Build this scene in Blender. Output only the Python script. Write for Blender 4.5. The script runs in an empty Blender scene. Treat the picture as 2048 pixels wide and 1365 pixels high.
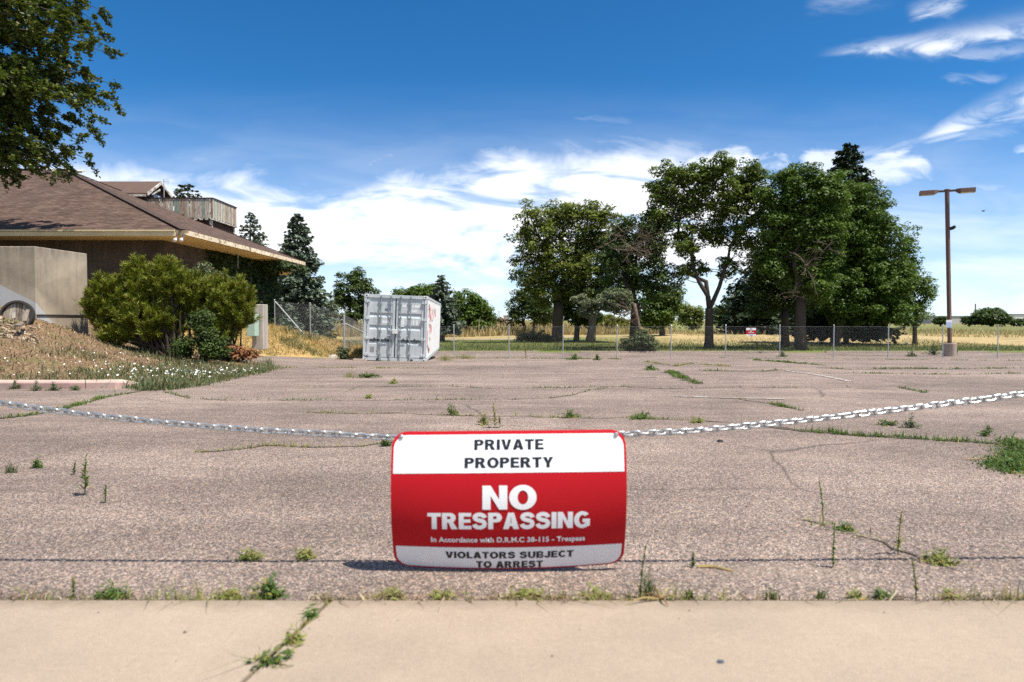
import bpy, bmesh, math, random
import numpy as np
from mathutils import Vector, Matrix, Euler
R = math.radians
S = bpy.context.scene
COL = S.collection
rng = np.random.default_rng(7)
random.seed(7)

# ------------------------------------------------------------------ camera
F = 1365.0                      # focal length in pixels of the 2048 px wide photo (24 mm)
EYE = 0.79
PITCH = math.atan(42.5 / F)
cam_d = bpy.data.cameras.new("camera"); cam = bpy.data.objects.new("camera", cam_d); COL.objects.link(cam)
cam_d.sensor_width = 36.0; cam_d.lens = 36.0 * F / 2048.0
cam_d.clip_start = 0.05; cam_d.clip_end = 6000
cam.location = (0, 0, EYE); cam.rotation_euler = (R(90) - PITCH, 0, 0)
cam_d.dof.use_dof = True; cam_d.dof.focus_distance = 8.0; cam_d.dof.aperture_fstop = 3.2
S.camera = cam
S.view_settings.view_transform = 'Standard'; S.view_settings.look = 'None'
S.view_settings.gamma = 1.0; S.view_settings.use_curve_mapping = False
S.view_settings.exposure = 0.72
S.cycles.max_bounces = 6; S.cycles.transparent_max_bounces = 8
S.cycles.use_denoising = False; S.cycles.denoiser = 'OPENIMAGEDENOISE'; S.cycles.denoising_input_passes = 'RGB_ALBEDO_NORMAL'; S.cycles.denoising_prefilter = 'ACCURATE'
S.cycles.sample_clamp_indirect = 4.0

# ------------------------------------------------------------------ sun and sky
SUN_EL, SUN_AZ = 64.0, 115.0     # azimuth clockwise from +Y
sv = Vector((math.cos(R(SUN_EL)) * math.sin(R(SUN_AZ)), math.cos(R(SUN_EL)) * math.cos(R(SUN_AZ)), math.sin(R(SUN_EL))))
sl = bpy.data.lights.new("sun", 'SUN'); sl.energy = 5.0; sl.angle = R(0.5); sl.color = (1.0, 0.95, 0.87)
so = bpy.data.objects.new("sun", sl); COL.objects.link(so); so.location = (30, -5, 60)
so.rotation_euler = (-sv).to_track_quat('-Z', 'Y').to_euler()

W = bpy.data.worlds.new("World"); S.world = W; W.use_nodes = True
SKY_STRENGTH = 0.088
def build_world():
    nt = W.node_tree; nt.nodes.clear(); L = nt.links
    def setin(sock, v):
        if isinstance(v, (int, float)): sock.default_value = v
        else: L.new(v, sock)
    def M(op, a, b=None, clamp=False):
        n = nt.nodes.new('ShaderNodeMath'); n.operation = op; n.use_clamp = clamp
        setin(n.inputs[0], a)
        if b is not None: setin(n.inputs[1], b)
        return n.outputs[0]
    def SS(x, a, b, lo=0.0, hi=1.0):
        n = nt.nodes.new('ShaderNodeMapRange'); n.interpolation_type = 'SMOOTHSTEP'
        setin(n.inputs[0], x); n.inputs[1].default_value = a; n.inputs[2].default_value = b
        n.inputs[3].default_value = lo; n.inputs[4].default_value = hi
        return n.outputs[0]
    def comb(x, y, z=0.0):
        n = nt.nodes.new('ShaderNodeCombineXYZ'); setin(n.inputs[0], x); setin(n.inputs[1], y); setin(n.inputs[2], z); return n.outputs[0]
    def noise(vec, scale, detail=5.0, rough=0.55, dist=0.0):
        n = nt.nodes.new('ShaderNodeTexNoise'); L.new(vec, n.inputs['Vector'])
        n.inputs['Scale'].default_value = scale; n.inputs['Detail'].default_value = detail
        n.inputs['Roughness'].default_value = rough; n.inputs['Distortion'].default_value = dist
        return n.outputs[0]
    tc = nt.nodes.new('ShaderNodeTexCoord'); sp = nt.nodes.new('ShaderNodeSeparateXYZ'); L.new(tc.outputs['Generated'], sp.inputs[0])
    x, y, z = sp.outputs
    yc = M('MAXIMUM', y, 0.05); u = M('DIVIDE', x, yc); v = M('DIVIDE', z, yc)
    front = SS(y, 0.05, 0.3)
    # outline of the top of the big cloud bank, as (u, v) of the sky direction
    top = [(-300, 330), (60, 320), (150, 315), (300, 335), (430, 352), (520, 340), (600, 338), (680, 362), (760, 352), (850, 345), (920, 325), (985, 297), (1040, 292), (1110, 303),
           (1190, 292), (1260, 300), (1340, 312), (1430, 318), (1500, 345), (1580, 400), (1660, 470), (1800, 500), (2100, 560)]
    cr = nt.nodes.new('ShaderNodeValToRGB'); el = cr.color_ramp.elements
    U0, U1 = -1.1, 0.9
    for i, (X, Y) in enumerate(top):
        p = ((X - 1024) / F - U0) / (U1 - U0); c = (640 - Y) / F * 2.5
        e = el[i] if i < 2 else el.new(p)
        e.position = p; e.color = (c, c, c, 1)
    L.new(M('DIVIDE', M('SUBTRACT', u, U0), U1 - U0), cr.inputs[0])
    topv = M('DIVIDE', cr.outputs[0], 2.5)
    nA = noise(comb(u, M('MULTIPLY', v, 1.6), 3.0), 9.0, 8.0, 0.6, 0.4)
    nB = noise(comb(M('MULTIPLY', u, 1.5), M('MULTIPLY', v, 6.0), 9.0), 3.2, 6.0, 0.55, 0.6)
    nC = noise(comb(u, M('MULTIPLY', v, 2.6), 5.0), 22.0, 6.0, 0.6, 0.2)
    dt = M('SUBTRACT', M('ADD', topv, M('MULTIPLY', M('SUBTRACT', nA, 0.5), 0.085)), v)
    A = SS(dt, -0.014, 0.045)
    A2 = M('MULTIPLY', SS(dt, -0.05, 0.02), SS(nB, 0.5, 0.72, 0.0, 0.5))
    A = M('MAXIMUM', A, A2)
    B = SS(M('ADD', v, M('MULTIPLY', M('SUBTRACT', nB, 0.5), 0.14)), 0.04, 0.105)
    H = SS(nB, 0.33, 0.50, 0.30, 1.0)
    Hc = SS(nC, 0.25, 0.6, 0.9, 1.0)
    bank = M('MULTIPLY', M('MULTIPLY', A, B), M('MULTIPLY', H, Hc))
    # thin veil low over the horizon
    veil = M('MULTIPLY', SS(v, 0.36, 0.0, 0.0, 0.66), SS(nB, 0.3, 0.7, 0.6, 1.0))
    dens = M('MAXIMUM', bank, veil)
    def streak(X0, Y0, X1, Y1, w0, w1, amp, nscale, thr=0.35):
        nonlocal dens
        u0, v0, u1, v1 = (X0 - 1024) / F, (640 - Y0) / F, (X1 - 1024) / F, (640 - Y1) / F
        dx, dy = u1 - u0, v1 - v0; ln = math.hypot(dx, dy); dx /= ln; dy /= ln
        ru, rv = M('SUBTRACT', u, u0), M('SUBTRACT', v, v0)
        a = M('DIVIDE', M('ADD', M('MULTIPLY', ru, dx), M('MULTIPLY', rv, dy)), ln)
        b = M('SUBTRACT', M('MULTIPLY', rv, dx), M('MULTIPLY', ru, dy))
        n = noise(comb(M('MULTIPLY', a, ln), M('MULTIPLY', M('ADD', b, M('MULTIPLY', a, 0.02)), 3.0), X0 * 0.01), nscale, 6.0, 0.62, 0.8)
        b2 = M('ADD', b, M('MULTIPLY', M('SUBTRACT', n, 0.5), 0.05))
        wd = M('ADD', w0 / F, M('MULTIPLY', a, (w1 - w0) / F))
        q = M('DIVIDE', b2, M('MAXIMUM', wd, 0.002))
        g = M('POWER', 2.718, M('MULTIPLY', M('MULTIPLY', q, q), -1.0))
        win = M('MULTIPLY', SS(a, -0.05, 0.25), SS(a, 1.25, 0.85))
        s = M('MULTIPLY', M('MULTIPLY', g, win), SS(n, thr, thr + 0.36, 0.10, amp * 0.88))
        dens = M('MAXIMUM', dens, s)
    streak(1640, 112, 2120, 62, 6, 34, 0.85, 9)
    streak(1800, 36, 1900, 8, 10, 26, 0.6, 14, 0.4)
    streak(1810, 285, 2140, 178, 8, 40, 0.95, 9, 0.3)
    streak(1500, 330, 2000, 262, 6, 16, 0.35, 9)
    streak(1820, 118, 2040, 100, 6, 14, 0.3, 12)
    streak(1870, 372, 2010, 380, 12, 18, 0.55, 12)
    streak(1960, 408, 2150, 404, 4, 8, 0.5, 12)
    streak(1780, 420, 1960, 395, 14, 12, 0.35, 12)
    streak(1870, 168, 1985, 162, 6, 9, 0.3, 12)
    streak(2010, 300, 2120, 290, 8, 14, 0.6, 12)
    streak(360, 320, 520, 300, 16, 22, 0.3, 10, 0.4)
    streak(730, 335, 790, 312, 12, 12, 0.45, 14)
    streak(1130, 240, 1260, 250, 8, 12, 0.14, 10)
    streak(1600, 25, 1760, -10, 12, 20, 0.25, 10)
    def puff(X, Y, rx, ry, amp):
        nonlocal dens
        a = M('DIVIDE', M('SUBTRACT', u, (X - 1024) / F), rx / F); b = M('DIVIDE', M('SUBTRACT', v, (640 - Y) / F), ry / F)
        r = M('ADD', M('ADD', M('MULTIPLY', a, a), M('MULTIPLY', b, b)), M('MULTIPLY', M('SUBTRACT', nA, 0.5), 5.5))
        dens = M('MAXIMUM', dens, M('MULTIPLY', SS(r, 1.2, -0.3), amp))
    puff(1790, 345, 85, 50, 0.85); puff(1750, 400, 130, 75, 0.45); puff(1640, 325, 70, 38, 0.7); puff(1480, 340, 160, 60, 0.8)
    dens = M('MULTIPLY', dens, front, True)
    # unseen broken cloud, added behind the camera and overhead as white fill light
    nD = noise(tc.outputs['Generated'], 2.6, 6.0, 0.6, 0.5)
    back = M('MULTIPLY', SS(y, 0.15, -0.25), SS(nD, 0.44, 0.62, 0.10, 0.60))
    over = M('MULTIPLY', M('MULTIPLY', SS(z, 0.62, 0.80), SS(nD, 0.46, 0.60)), 0.6)
    dens = M('MAXIMUM', dens, M('MAXIMUM', M('MULTIPLY', back, SS(z, -0.02, 0.1)), over))
    sky = nt.nodes.new('ShaderNodeTexSky'); sky.sky_type = 'NISHITA'; sky.sun_disc = False
    sky.sun_elevation = R(SUN_EL); sky.sun_rotation = R(SUN_AZ); sky.altitude = 1600; sky.air_density = 0.78; sky.dust_density = 0.9; sky.ozone_density = 2.5
    hs = nt.nodes.new('ShaderNodeHueSaturation'); hs.inputs['Saturation'].default_value = 1.20; hs.inputs['Value'].default_value = 1.0
    tint = nt.nodes.new('ShaderNodeMix'); tint.data_type = 'RGBA'; tint.blend_type = 'MULTIPLY'; tint.inputs[0].default_value = 1.0; tint.inputs[7].default_value = (0.84, 1.06, 1.16, 1)
    L.new(sky.outputs[0], tint.inputs[6]); L.new(tint.outputs[2], hs.inputs['Color'])
    bg = nt.nodes.new('ShaderNodeBackground'); bg.inputs[1].default_value = SKY_STRENGTH; L.new(hs.outputs[0], bg.inputs[0])
    bc = nt.nodes.new('ShaderNodeBackground'); bc.inputs[1].default_value = 0.83
    shade = nt.nodes.new('ShaderNodeMix'); shade.data_type = 'RGBA'
    L.new(SS(nB, 0.3, 0.7), shade.inputs[0]); shade.inputs[6].default_value = (0.86, 0.90, 0.96, 1); shade.inputs[7].default_value = (1.0, 1.0, 1.0, 1)
    L.new(shade.outputs[2], bc.inputs[0])
    mx = nt.nodes.new('ShaderNodeMixShader'); L.new(dens, mx.inputs[0]); L.new(bg.outputs[0], mx.inputs[1]); L.new(bc.outputs[0], mx.inputs[2])
    out = nt.nodes.new('ShaderNodeOutputWorld'); L.new(mx.outputs[0], out.inputs[0])
build_world()

# ------------------------------------------------------------------ helpers
def px(X, Y, d):
    """world point seen at photo pixel X,Y at forward distance d"""
    a = (X - 1024) / F; b = (682.5 - Y) / F
    fy = math.cos(PITCH) + math.sin(PITCH) * b; fz = -math.sin(PITCH) + math.cos(PITCH) * b
    k = d / fy
    return np.array([a * k, d, EYE + fz * k])
_ky = [-50, 1.9, 2.2, 6, 12, 20, 26.6, 38.5, 44, 60, 9000]
_kz = [-0.012, -0.012, -0.036, -0.135, -0.315, -0.56, -0.82, -1.37, -1.56, -1.70, -1.70]
def P(y):
    y = np.asarray(y, float); w = np.clip((y - 3) * 0.25, 0, 2.5)
    return (np.interp(y - w, _ky, _kz) + np.interp(y + w, _ky, _kz) + 2 * np.interp(y, _ky, _kz)) / 4
def sstep(a, b, x):
    t = np.clip((np.asarray(x, float) - a) / (b - a), 0, 1); return t * t * (3 - 2 * t)
def G(x, y):
    return P(y) + 0.055 * np.maximum(0, -np.asarray(x, float) - 5.5) * sstep(14, 24, y) * (1 - sstep(36, 60, y)) * np.where(np.asarray(x) > -14, 1, 0.6)
def gp(X, Y, zf=None):
    """ground point under a photo pixel"""
    zf = zf or G
    lo = None
    for d in np.concatenate([np.arange(1.2, 12, 0.05), np.arange(12, 60, 0.15), np.arange(60, 900, 2)]):
        p = px(X, Y, d)
        if p[2] <= zf(p[0], p[1]): 
            p[2] = zf(p[0], p[1]); return p
    p = px(X, Y, 900); p[2] = -1.7; return p

def tag(o, label=None, cat=None, group=None, kind=None):
    if label: o['label'] = label
    if cat: o['category'] = cat
    if group: o['group'] = group
    if kind: o['kind'] = kind
    return o
def origin(o):
    p = Vector((0, 0, 0))
    while o is not None:
        p += o.location; o = o.parent
    return p
def link(name, me, mats, parent=None, loc=None):
    o = bpy.data.objects.new(name, me); COL.objects.link(o)
    for m in (mats if isinstance(mats, (list, tuple)) else [mats]): me.materials.append(m)
    if parent: o.parent = parent
    if loc is not None: o.location = loc
    return o
def empty(name, loc, label, cat, group=None, rot=(0, 0, 0)):
    o = bpy.data.objects.new(name, None); COL.objects.link(o); o.location = loc; o.rotation_euler = rot
    o.empty_display_size = 0.2
    return tag(o, label, cat, group)
def npmesh(name, V, Q, mat, parent=None, loc=None, smooth=False, local=False):
    V = np.asarray(V, np.float32).reshape(-1, 3); Q = np.asarray(Q, np.int32)
    off = Vector((0, 0, 0))
    if parent and not local: off = origin(parent)
    elif loc is not None: off = Vector(loc)
    V = V - np.array(off, np.float32)
    k = Q.shape[1]; me = bpy.data.meshes.new(name)
    me.vertices.add(len(V)); me.vertices.foreach_set('co', V.ravel())
    me.loops.add(Q.size); me.loops.foreach_set('vertex_index', Q.ravel())
    me.polygons.add(len(Q)); me.polygons.foreach_set('loop_start', np.arange(0, Q.size, k, dtype=np.int32))
    if smooth: me.polygons.foreach_set('use_smooth', np.ones(len(Q), bool))
    me.update(calc_edges=True)
    return link(name, me, mat, parent, loc if not parent else None)

class MB:
    """collects shapes for ONE mesh object"""
    def __init__(s): s.v = []; s.f = []; s.m = []; s.mi = 0
    def add(s, vs, fs):
        b = len(s.v); s.v += [tuple(map(float, q)) for q in vs]; s.f += [tuple(b + i for i in f) for f in fs]; s.m += [s.mi] * len(fs)
    def box(s, c, size, rot=None):
        hx, hy, hz = [q / 2 for q in size]
        vs = [Vector((a * hx, b * hy, e * hz)) for a in (-1, 1) for b in (-1, 1) for e in (-1, 1)]
        if rot is not None:
            m = rot if isinstance(rot, Matrix) else Euler(rot).to_matrix()
            vs = [m @ q for q in vs]
        c = Vector(c); s.add([c + q for q in vs], [(0, 1, 3, 2), (4, 6, 7, 5), (0, 4, 5, 1), (2, 3, 7, 6), (0, 2, 6, 4), (1, 5, 7, 3)])
    def bx(s, x0, x1, y0, y1, z0, z1): s.box(((x0 + x1) / 2, (y0 + y1) / 2, (z0 + z1) / 2), (abs(x1 - x0), abs(y1 - y0), abs(z1 - z0)))
    def bar(s, p, q, w, h=None, up=(0, 0, 1)):
        p, q = Vector(p), Vector(q); d = q - p; ln = d.length; d.normalize(); up = Vector(up)
        if abs(d.dot(up)) > 0.98: up = Vector((0, 1, 0))
        a = d.cross(up).normalized(); b = a.cross(d)
        m = Matrix((a, d, b)).transposed(); s.box((p + q) / 2, (w, ln, h or w), m)
    def tube(s, pts, rad, n=8, cap=True):
        pts = [Vector(p) for p in pts]; k = len(pts); rad = rad if isinstance(rad, (list, tuple, np.ndarray)) else [rad] * k
        vs = []; prev = None
        for i, p in enumerate(pts):
            t = (pts[min(i + 1, k - 1)] - pts[max(i - 1, 0)]).normalized()
            if prev is None: a = t.orthogonal().normalized()
            else:
                a = prev - t * prev.dot(t)
                a = a.normalized() if a.length > 1e-6 else t.orthogonal().normalized()
            prev = a; b = t.cross(a)
            for j in range(n):
                w = 2 * math.pi * j / n; vs.append(p + (a * math.cos(w) + b * math.sin(w)) * float(rad[i]))
        fs = [(i * n + j, i * n + (j + 1) % n, (i + 1) * n + (j + 1) % n, (i + 1) * n + j) for i in range(k - 1) for j in range(n)]
        if cap: fs += [tuple(reversed(range(n))), tuple(range((k - 1) * n, k * n))]
        s.add(vs, fs)
    def quad(s, a, b, c, d): s.add([a, b, c, d], [(0, 1, 2, 3)])
    def poly(s, pts): s.add(pts, [tuple(range(len(pts)))])
    def prism(s, pts, vec):
        n = len(pts); vec = Vector(vec); lo = [Vector(p) for p in pts]; hi = [p + vec for p in lo]
        s.add(lo + hi, [tuple(reversed(range(n))), tuple(range(n, 2 * n))] + [(i, (i + 1) % n, n + (i + 1) % n, n + i) for i in range(n)])
    def build(s, name, mats, parent=None, loc=None, smooth=False, local=False, bevel=0):
        off = Vector((0, 0, 0))
        if parent and not local: off = origin(parent)
        elif loc is not None: off = Vector(loc)
        me = bpy.data.meshes.new(name); me.from_pydata([Vector(q) - off for q in s.v], [], s.f)
        me.polygons.foreach_set('material_index', s.m)
        if smooth: me.polygons.foreach_set('use_smooth', [True] * len(s.f))
        bm = bmesh.new(); bm.from_mesh(me); bmesh.ops.recalc_face_normals(bm, faces=bm.faces); bm.to_mesh(me); bm.free()
        me.update()
        o = link(name, me, mats, parent, loc if not parent else None)
        if bevel:
            b = o.modifiers.new('bevel', 'BEVEL'); b.width = bevel; b.segments = 2; b.limit_method = 'ANGLE'; b.angle_limit = R(40)
        return o

# ------------------------------------------------------------------ materials
class NT:
    def __init__(s, name):
        s.m = bpy.data.materials.new(name); s.m.use_nodes = True; s.t = s.m.node_tree; s.b = s.t.nodes['Principled BSDF']; s.L = s.t.links
        s.tc = s.t.nodes.new('ShaderNodeTexCoord')
    def new(s, k): return s.t.nodes.new('ShaderNode' + k)
    def inp(s, sock, v):
        if isinstance(v, (int, float)): sock.default_value = v
        elif isinstance(v, tuple): sock.default_value = v if len(v) == 4 else (*v, 1)
        else: s.L.new(v, sock)
    def noise(s, scale, detail=4, rough=0.6, vec=None, stretch=None, dist=0.0):
        n = s.new('TexNoise'); n.inputs['Scale'].default_value = scale; n.inputs['Detail'].default_value = detail; n.inputs['Roughness'].default_value = rough; n.inputs['Distortion'].default_value = dist
        vec = vec or s.tc.outputs['Object']
        if stretch:
            mp = s.new('Mapping'); mp.inputs['Scale'].default_value = stretch; s.L.new(vec, mp.inputs[0]); vec = mp.outputs[0]
        s.L.new(vec, n.inputs['Vector']); return n.outputs[0]
    def ramp(s, fac, stops, interp='LINEAR'):
        r = s.new('ValToRGB'); r.color_ramp.interpolation = interp; e = r.color_ramp.elements
        for i, (p, c) in enumerate(stops):
            q = e[i] if i < 2 else e.new(p); q.position = p; q.color = (c, c, c, 1) if isinstance(c, (int, float)) else (*c, 1)
        s.L.new(fac, r.inputs[0]); return r.outputs[0]
    def mix(s, fac, a, b, mode='MIX'):
        m = s.new('Mix'); m.data_type = 'RGBA'; m.blend_type = mode; m.clamp_factor = True
        s.inp(m.inputs[0], fac); s.inp(m.inputs[6], a); s.inp(m.inputs[7], b); return m.outputs[2]
    def math(s, op, a, b=0.0, clamp=False):
        m = s.new('Math'); m.operation = op; m.use_clamp = clamp; s.inp(m.inputs[0], a); s.inp(m.inputs[1], b); return m.outputs[0]
    def bump(s, h, strength=0.3, dist=0.01):
        b = s.new('Bump'); b.inputs['Strength'].default_value = strength; b.inputs['Distance'].default_value = dist; s.L.new(h, b.inputs['Height']); s.L.new(b.outputs[0], s.b.inputs['Normal'])
    def done(s, col, rough=0.7, metal=0.0, spec=0.4):
        s.inp(s.b.inputs['Base Color'], col); s.inp(s.b.inputs['Roughness'], rough); s.b.inputs['Metallic'].default_value = metal; s.b.inputs['Specular IOR Level'].default_value = spec
        return s.m
def plain(name, c, rough=0.6, metal=0.0, var=0.15, scale=8.0, spec=0.4, bump=0.0):
    n = NT(name); f = n.noise(scale, 5)
    col = n.mix(f, tuple(q * (1 - var) for q in c), tuple(min(1, q * (1 + var)) for q in c))
    if bump: n.bump(n.noise(scale * 6, 4), bump, 0.01)
    return n.done(col, rough, metal, spec)
def leafy(name, c1, c2, trans=0.3, c3=None, nscale=0.6, spec=0.25):
    n = NT(name); g = n.new('NewGeometry'); rpi = g.outputs['Random Per Island']
    col = n.mix(rpi, c1, c2)
    if c3: col = n.mix(n.math('GREATER_THAN', rpi, 0.9), col, c3)
    f = n.ramp(n.noise(nscale, 3), [(0.3, 0.72), (0.7, 1.2)])
    col = n.mix(1.0, col, f, 'MULTIPLY')
    n.done(col, 0.55, 0, spec)
    tr = n.new('BsdfTranslucent'); n.L.new(n.mix(1.0, col, (1.0, 1.1, 0.45), 'MULTIPLY'), tr.inputs[0])
    mx = n.new('MixShader'); mx.inputs[0].default_value = trans
    n.L.new(n.b.outputs[0], mx.inputs[1]); n.L.new(tr.outputs[0], mx.inputs[2])
    n.L.new(mx.outputs[0], n.t.nodes['Material Output'].inputs[0])
    return n.m

def mat_asphalt():
    n = NT('asphalt'); ob = n.tc.outputs['Object']
    v = n.new('TexVoronoi'); v.inputs['Scale'].default_value = 205; v.inputs['Randomness'].default_value = 1; n.L.new(ob, v.inputs['Vector'])
    sp = n.new('SeparateColor'); n.L.new(v.outputs['Color'], sp.inputs[0])
    chip = n.ramp(sp.outputs[0], [(0.0, (0.05, 0.047, 0.05)), (0.30, (0.095, 0.085, 0.085)), (0.5, (0.20, 0.155, 0.14)), (0.72, (0.30, 0.215, 0.18)), (0.9, (0.42, 0.33, 0.29)), (1.0, (0.62, 0.56, 0.52))])
    fine = n.noise(260, 2)
    chip = n.mix(n.ramp(fine, [(0.42, 0.0), (0.62, 0.55)]), chip, (0.085, 0.075, 0.075))
    v2 = n.new('TexVoronoi'); v2.inputs['Scale'].default_value = 90; n.L.new(ob, v2.inputs['Vector'])
    sp2 = n.new('SeparateColor'); n.L.new(v2.outputs['Color'], sp2.inputs[0])
    chip = n.mix(n.math('GREATER_THAN', sp2.outputs[1], 0.965), chip, (0.36, 0.27, 0.22))
    big = n.ramp(n.noise(0.30, 6, 0.62), [(0.32, 0.70), (0.66, 1.16)])
    mid = n.ramp(n.noise(2.2, 6, 0.65), [(0.3, 0.82), (0.7, 1.12)])
    str_ = n.ramp(n.noise(1.0, 6, 0.65, stretch=(0.22, 1.6, 1)), [(0.33, 0.78), (0.62, 1.1)])
    col = n.mix(1.0, n.mix(1.0, n.mix(1.0, chip, big, 'MULTIPLY'), mid, 'MULTIPLY'), str_, 'MULTIPLY'); col = n.mix(1.0, col, (1.12, 1.06, 0.96), 'MULTIPLY')
    # old oil drips, sandy washes and worn wheel paths
    oil = n.math('MULTIPLY', n.ramp(n.noise(1.7, 6, 0.7, dist=0.6), [(0.62, 0.0), (0.72, 0.5)]), n.ramp(n.noise(0.22, 3), [(0.48, 0.0), (0.6, 1.0)]))
    col = n.mix(oil, col, (0.075, 0.066, 0.062))
    sand = n.math('MULTIPLY', n.ramp(n.noise(0.5, 6, 0.7, stretch=(0.35, 1.3, 1)), [(0.58, 0.0), (0.72, 0.55)]), n.ramp(n.noise(60, 3), [(0.3, 0.4), (0.6, 1.0)]))
    col = n.mix(sand, col, (0.34, 0.27, 0.20))
    # hairline cracking
    v3 = n.new('TexVoronoi'); v3.feature = 'DISTANCE_TO_EDGE'; v3.inputs['Scale'].default_value = 0.55
    wv = n.new('Mix'); wv.data_type = 'VECTOR'; wv.inputs[0].default_value = 0.10; n.L.new(ob, wv.inputs[4]); nn = n.new('TexNoise'); nn.inputs['Scale'].default_value = 2.5; nn.inputs['Detail'].default_value = 6; n.L.new(ob, nn.inputs['Vector']); n.L.new(nn.outputs[1], wv.inputs[5]); n.L.new(wv.outputs[1], v3.inputs['Vector'])
    cr = n.math('MULTIPLY', n.ramp(v3.outputs[0], [(0.0, 1.0), (0.007, 0.0)]), n.ramp(n.noise(0.25, 2), [(0.45, 0.0), (0.55, 0.7)]))
    col = n.mix(cr, col, (0.035, 0.032, 0.03))
    n.bump(n.math('ADD', v.outputs['Distance'], n.math('MULTIPLY', n.noise(30, 3), 0.5)), 0.35, 0.006)
    return n.done(col, 0.85, 0, 0.25)
def mat_concrete(name, c, stain=0.25, streak=True, grain=140):
    n = NT(name)
    f = n.ramp(n.noise(1.3, 6, 0.65), [(0.3, 1 - stain), (0.7, 1 + stain * 0.4)])
    g = n.ramp(n.noise(grain, 3), [(0.3, 0.84), (0.7, 1.1)])
    col = n.mix(1.0, n.mix(1.0, c, f, 'MULTIPLY'), g, 'MULTIPLY')
    if streak:
        s = n.ramp(n.noise(3.0, 5, 0.6, stretch=(2.2, 2.2, 0.12)), [(0.35, 0.72), (0.65, 1.06)])
        col = n.mix(1.0, col, s, 'MULTIPLY')
    pit = n.ramp(n.noise(9, 2), [(0.26, 0.5), (0.3, 1.0)])
    col = n.mix(1.0, col, pit, 'MULTIPLY')
    n.bump(n.noise(grain * 0.6, 4), 0.15, 0.005)
    return n.done(col, 0.85, 0, 0.25)
def mat_sidewalk():
    n = NT('sidewalk_concrete')
    f = n.ramp(n.noise(1.4, 8, 0.68), [(0.3, 0.80), (0.68, 1.07)])
    g = n.ramp(n.noise(330, 2), [(0.33, 0.70), (0.67, 1.2)])
    g2 = n.ramp(n.noise(60, 4, 0.7), [(0.3, 0.9), (0.7, 1.07)])
    col = n.mix(1.0, n.mix(1.0, n.mix(1.0, (0.34, 0.270, 0.203), f, 'MULTIPLY'), g, 'MULTIPLY'), g2, 'MULTIPLY')
    sy_ = n.new('SeparateXYZ'); n.L.new(n.tc.outputs['Object'], sy_.inputs[0])
    dm = n.math('MULTIPLY', n.math('SUBTRACT', n.math('ADD', sy_.outputs[1], n.math('MULTIPLY', n.noise(7, 6, .75), 0.16)), 1.905), 9.0, True)
    col = n.mix(n.math('MULTIPLY', dm, 0.8, True), col, (0.16, 0.12, 0.085))
    sp = n.ramp(n.noise(38, 1), [(0.79, 0.0), (0.81, 1.0)])
    col = n.mix(sp, col, (0.10, 0.08, 0.07))
    n.bump(n.noise(220, 3), 0.2, 0.004)
    return n.done(col, 0.9, 0, 0.2)
def mat_field():
    """field grass: mown green, straw gold and dusty bare bands"""
    n = NT('field_grass'); ob = n.tc.outputs['Object']
    sx = n.new('SeparateXYZ'); n.L.new(ob, sx.inputs[0]); x, y, _ = sx.outputs
    warp = n.math('MULTIPLY', n.math('SUBTRACT', n.noise(0.045, 5, 0.6), 0.5), 34.0)
    yw = n.math('ADD', y, warp); xw = n.math('ADD', x, n.math('MULTIPLY', n.math('SUBTRACT', n.noise(0.06, 4), 0.5), 26.0))
    fine = n.noise(1.4, 6, 0.7); fine2 = n.noise(0.33, 6, 0.65)
    green = n.mix(fine, (0.085, 0.115, 0.03), (0.15, 0.17, 0.05))
    gold = n.mix(fine, (0.31, 0.22, 0.095), (0.47, 0.36, 0.19))
    olive = n.mix(fine, (0.15, 0.145, 0.055), (0.24, 0.20, 0.085))
    def band(v, a, b, c, d): 
        return n.math('MULTIPLY', n.ramp(n.math('DIVIDE', v, 400.0), [(a / 400, 0.0), (b / 400, 1.0)]), n.ramp(n.math('DIVIDE', v, 400.0), [(c / 400, 1.0), (d / 400, 0.0)]))
    col = n.mix(n.ramp(fine2, [(0.45, 0.0), (0.7, 0.8)]), green, olive)
    right = n.ramp(n.math('DIVIDE', n.math('ADD', xw, 100.0), 200.0), [(0.54, 0.0), (0.60, 1.0)])
    g1 = n.math('MULTIPLY', band(yw, 58, 64, 92, 104), right)
    g1 = n.math('MULTIPLY', g1, n.ramp(fine2, [(0.30, 0.25), (0.5, 1.0)]))
    col = n.mix(g1, col, gold)
    left = n.math('SUBTRACT', 1.0, right)
    g2 = n.math('MULTIPLY', band(yw, 82, 92, 330, 380), left)
    col = n.mix(g2, col, gold)
    g3 = n.math('MULTIPLY', n.ramp(n.noise(0.12, 4, 0.6, stretch=(0.35, 1.3, 1)), [(0.56, 0.0), (0.66, 0.85)]), band(y, 50, 52, 300, 360))
    col = n.mix(n.math('MULTIPLY', g3, n.ramp(n.math('DIVIDE', y, 400.0), [(0.15, 0.25), (0.21, 1.0)])), col, gold)
    far = n.ramp(n.math('DIVIDE', y, 400.0), [(0.3, 0.0), (0.7, 0.6)])
    col = n.mix(far, col, olive)
    n.bump(n.noise(3.0, 5, 0.7), 0.6, 0.15)
    return n.done(col, 0.95, 0, 0.1)
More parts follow.
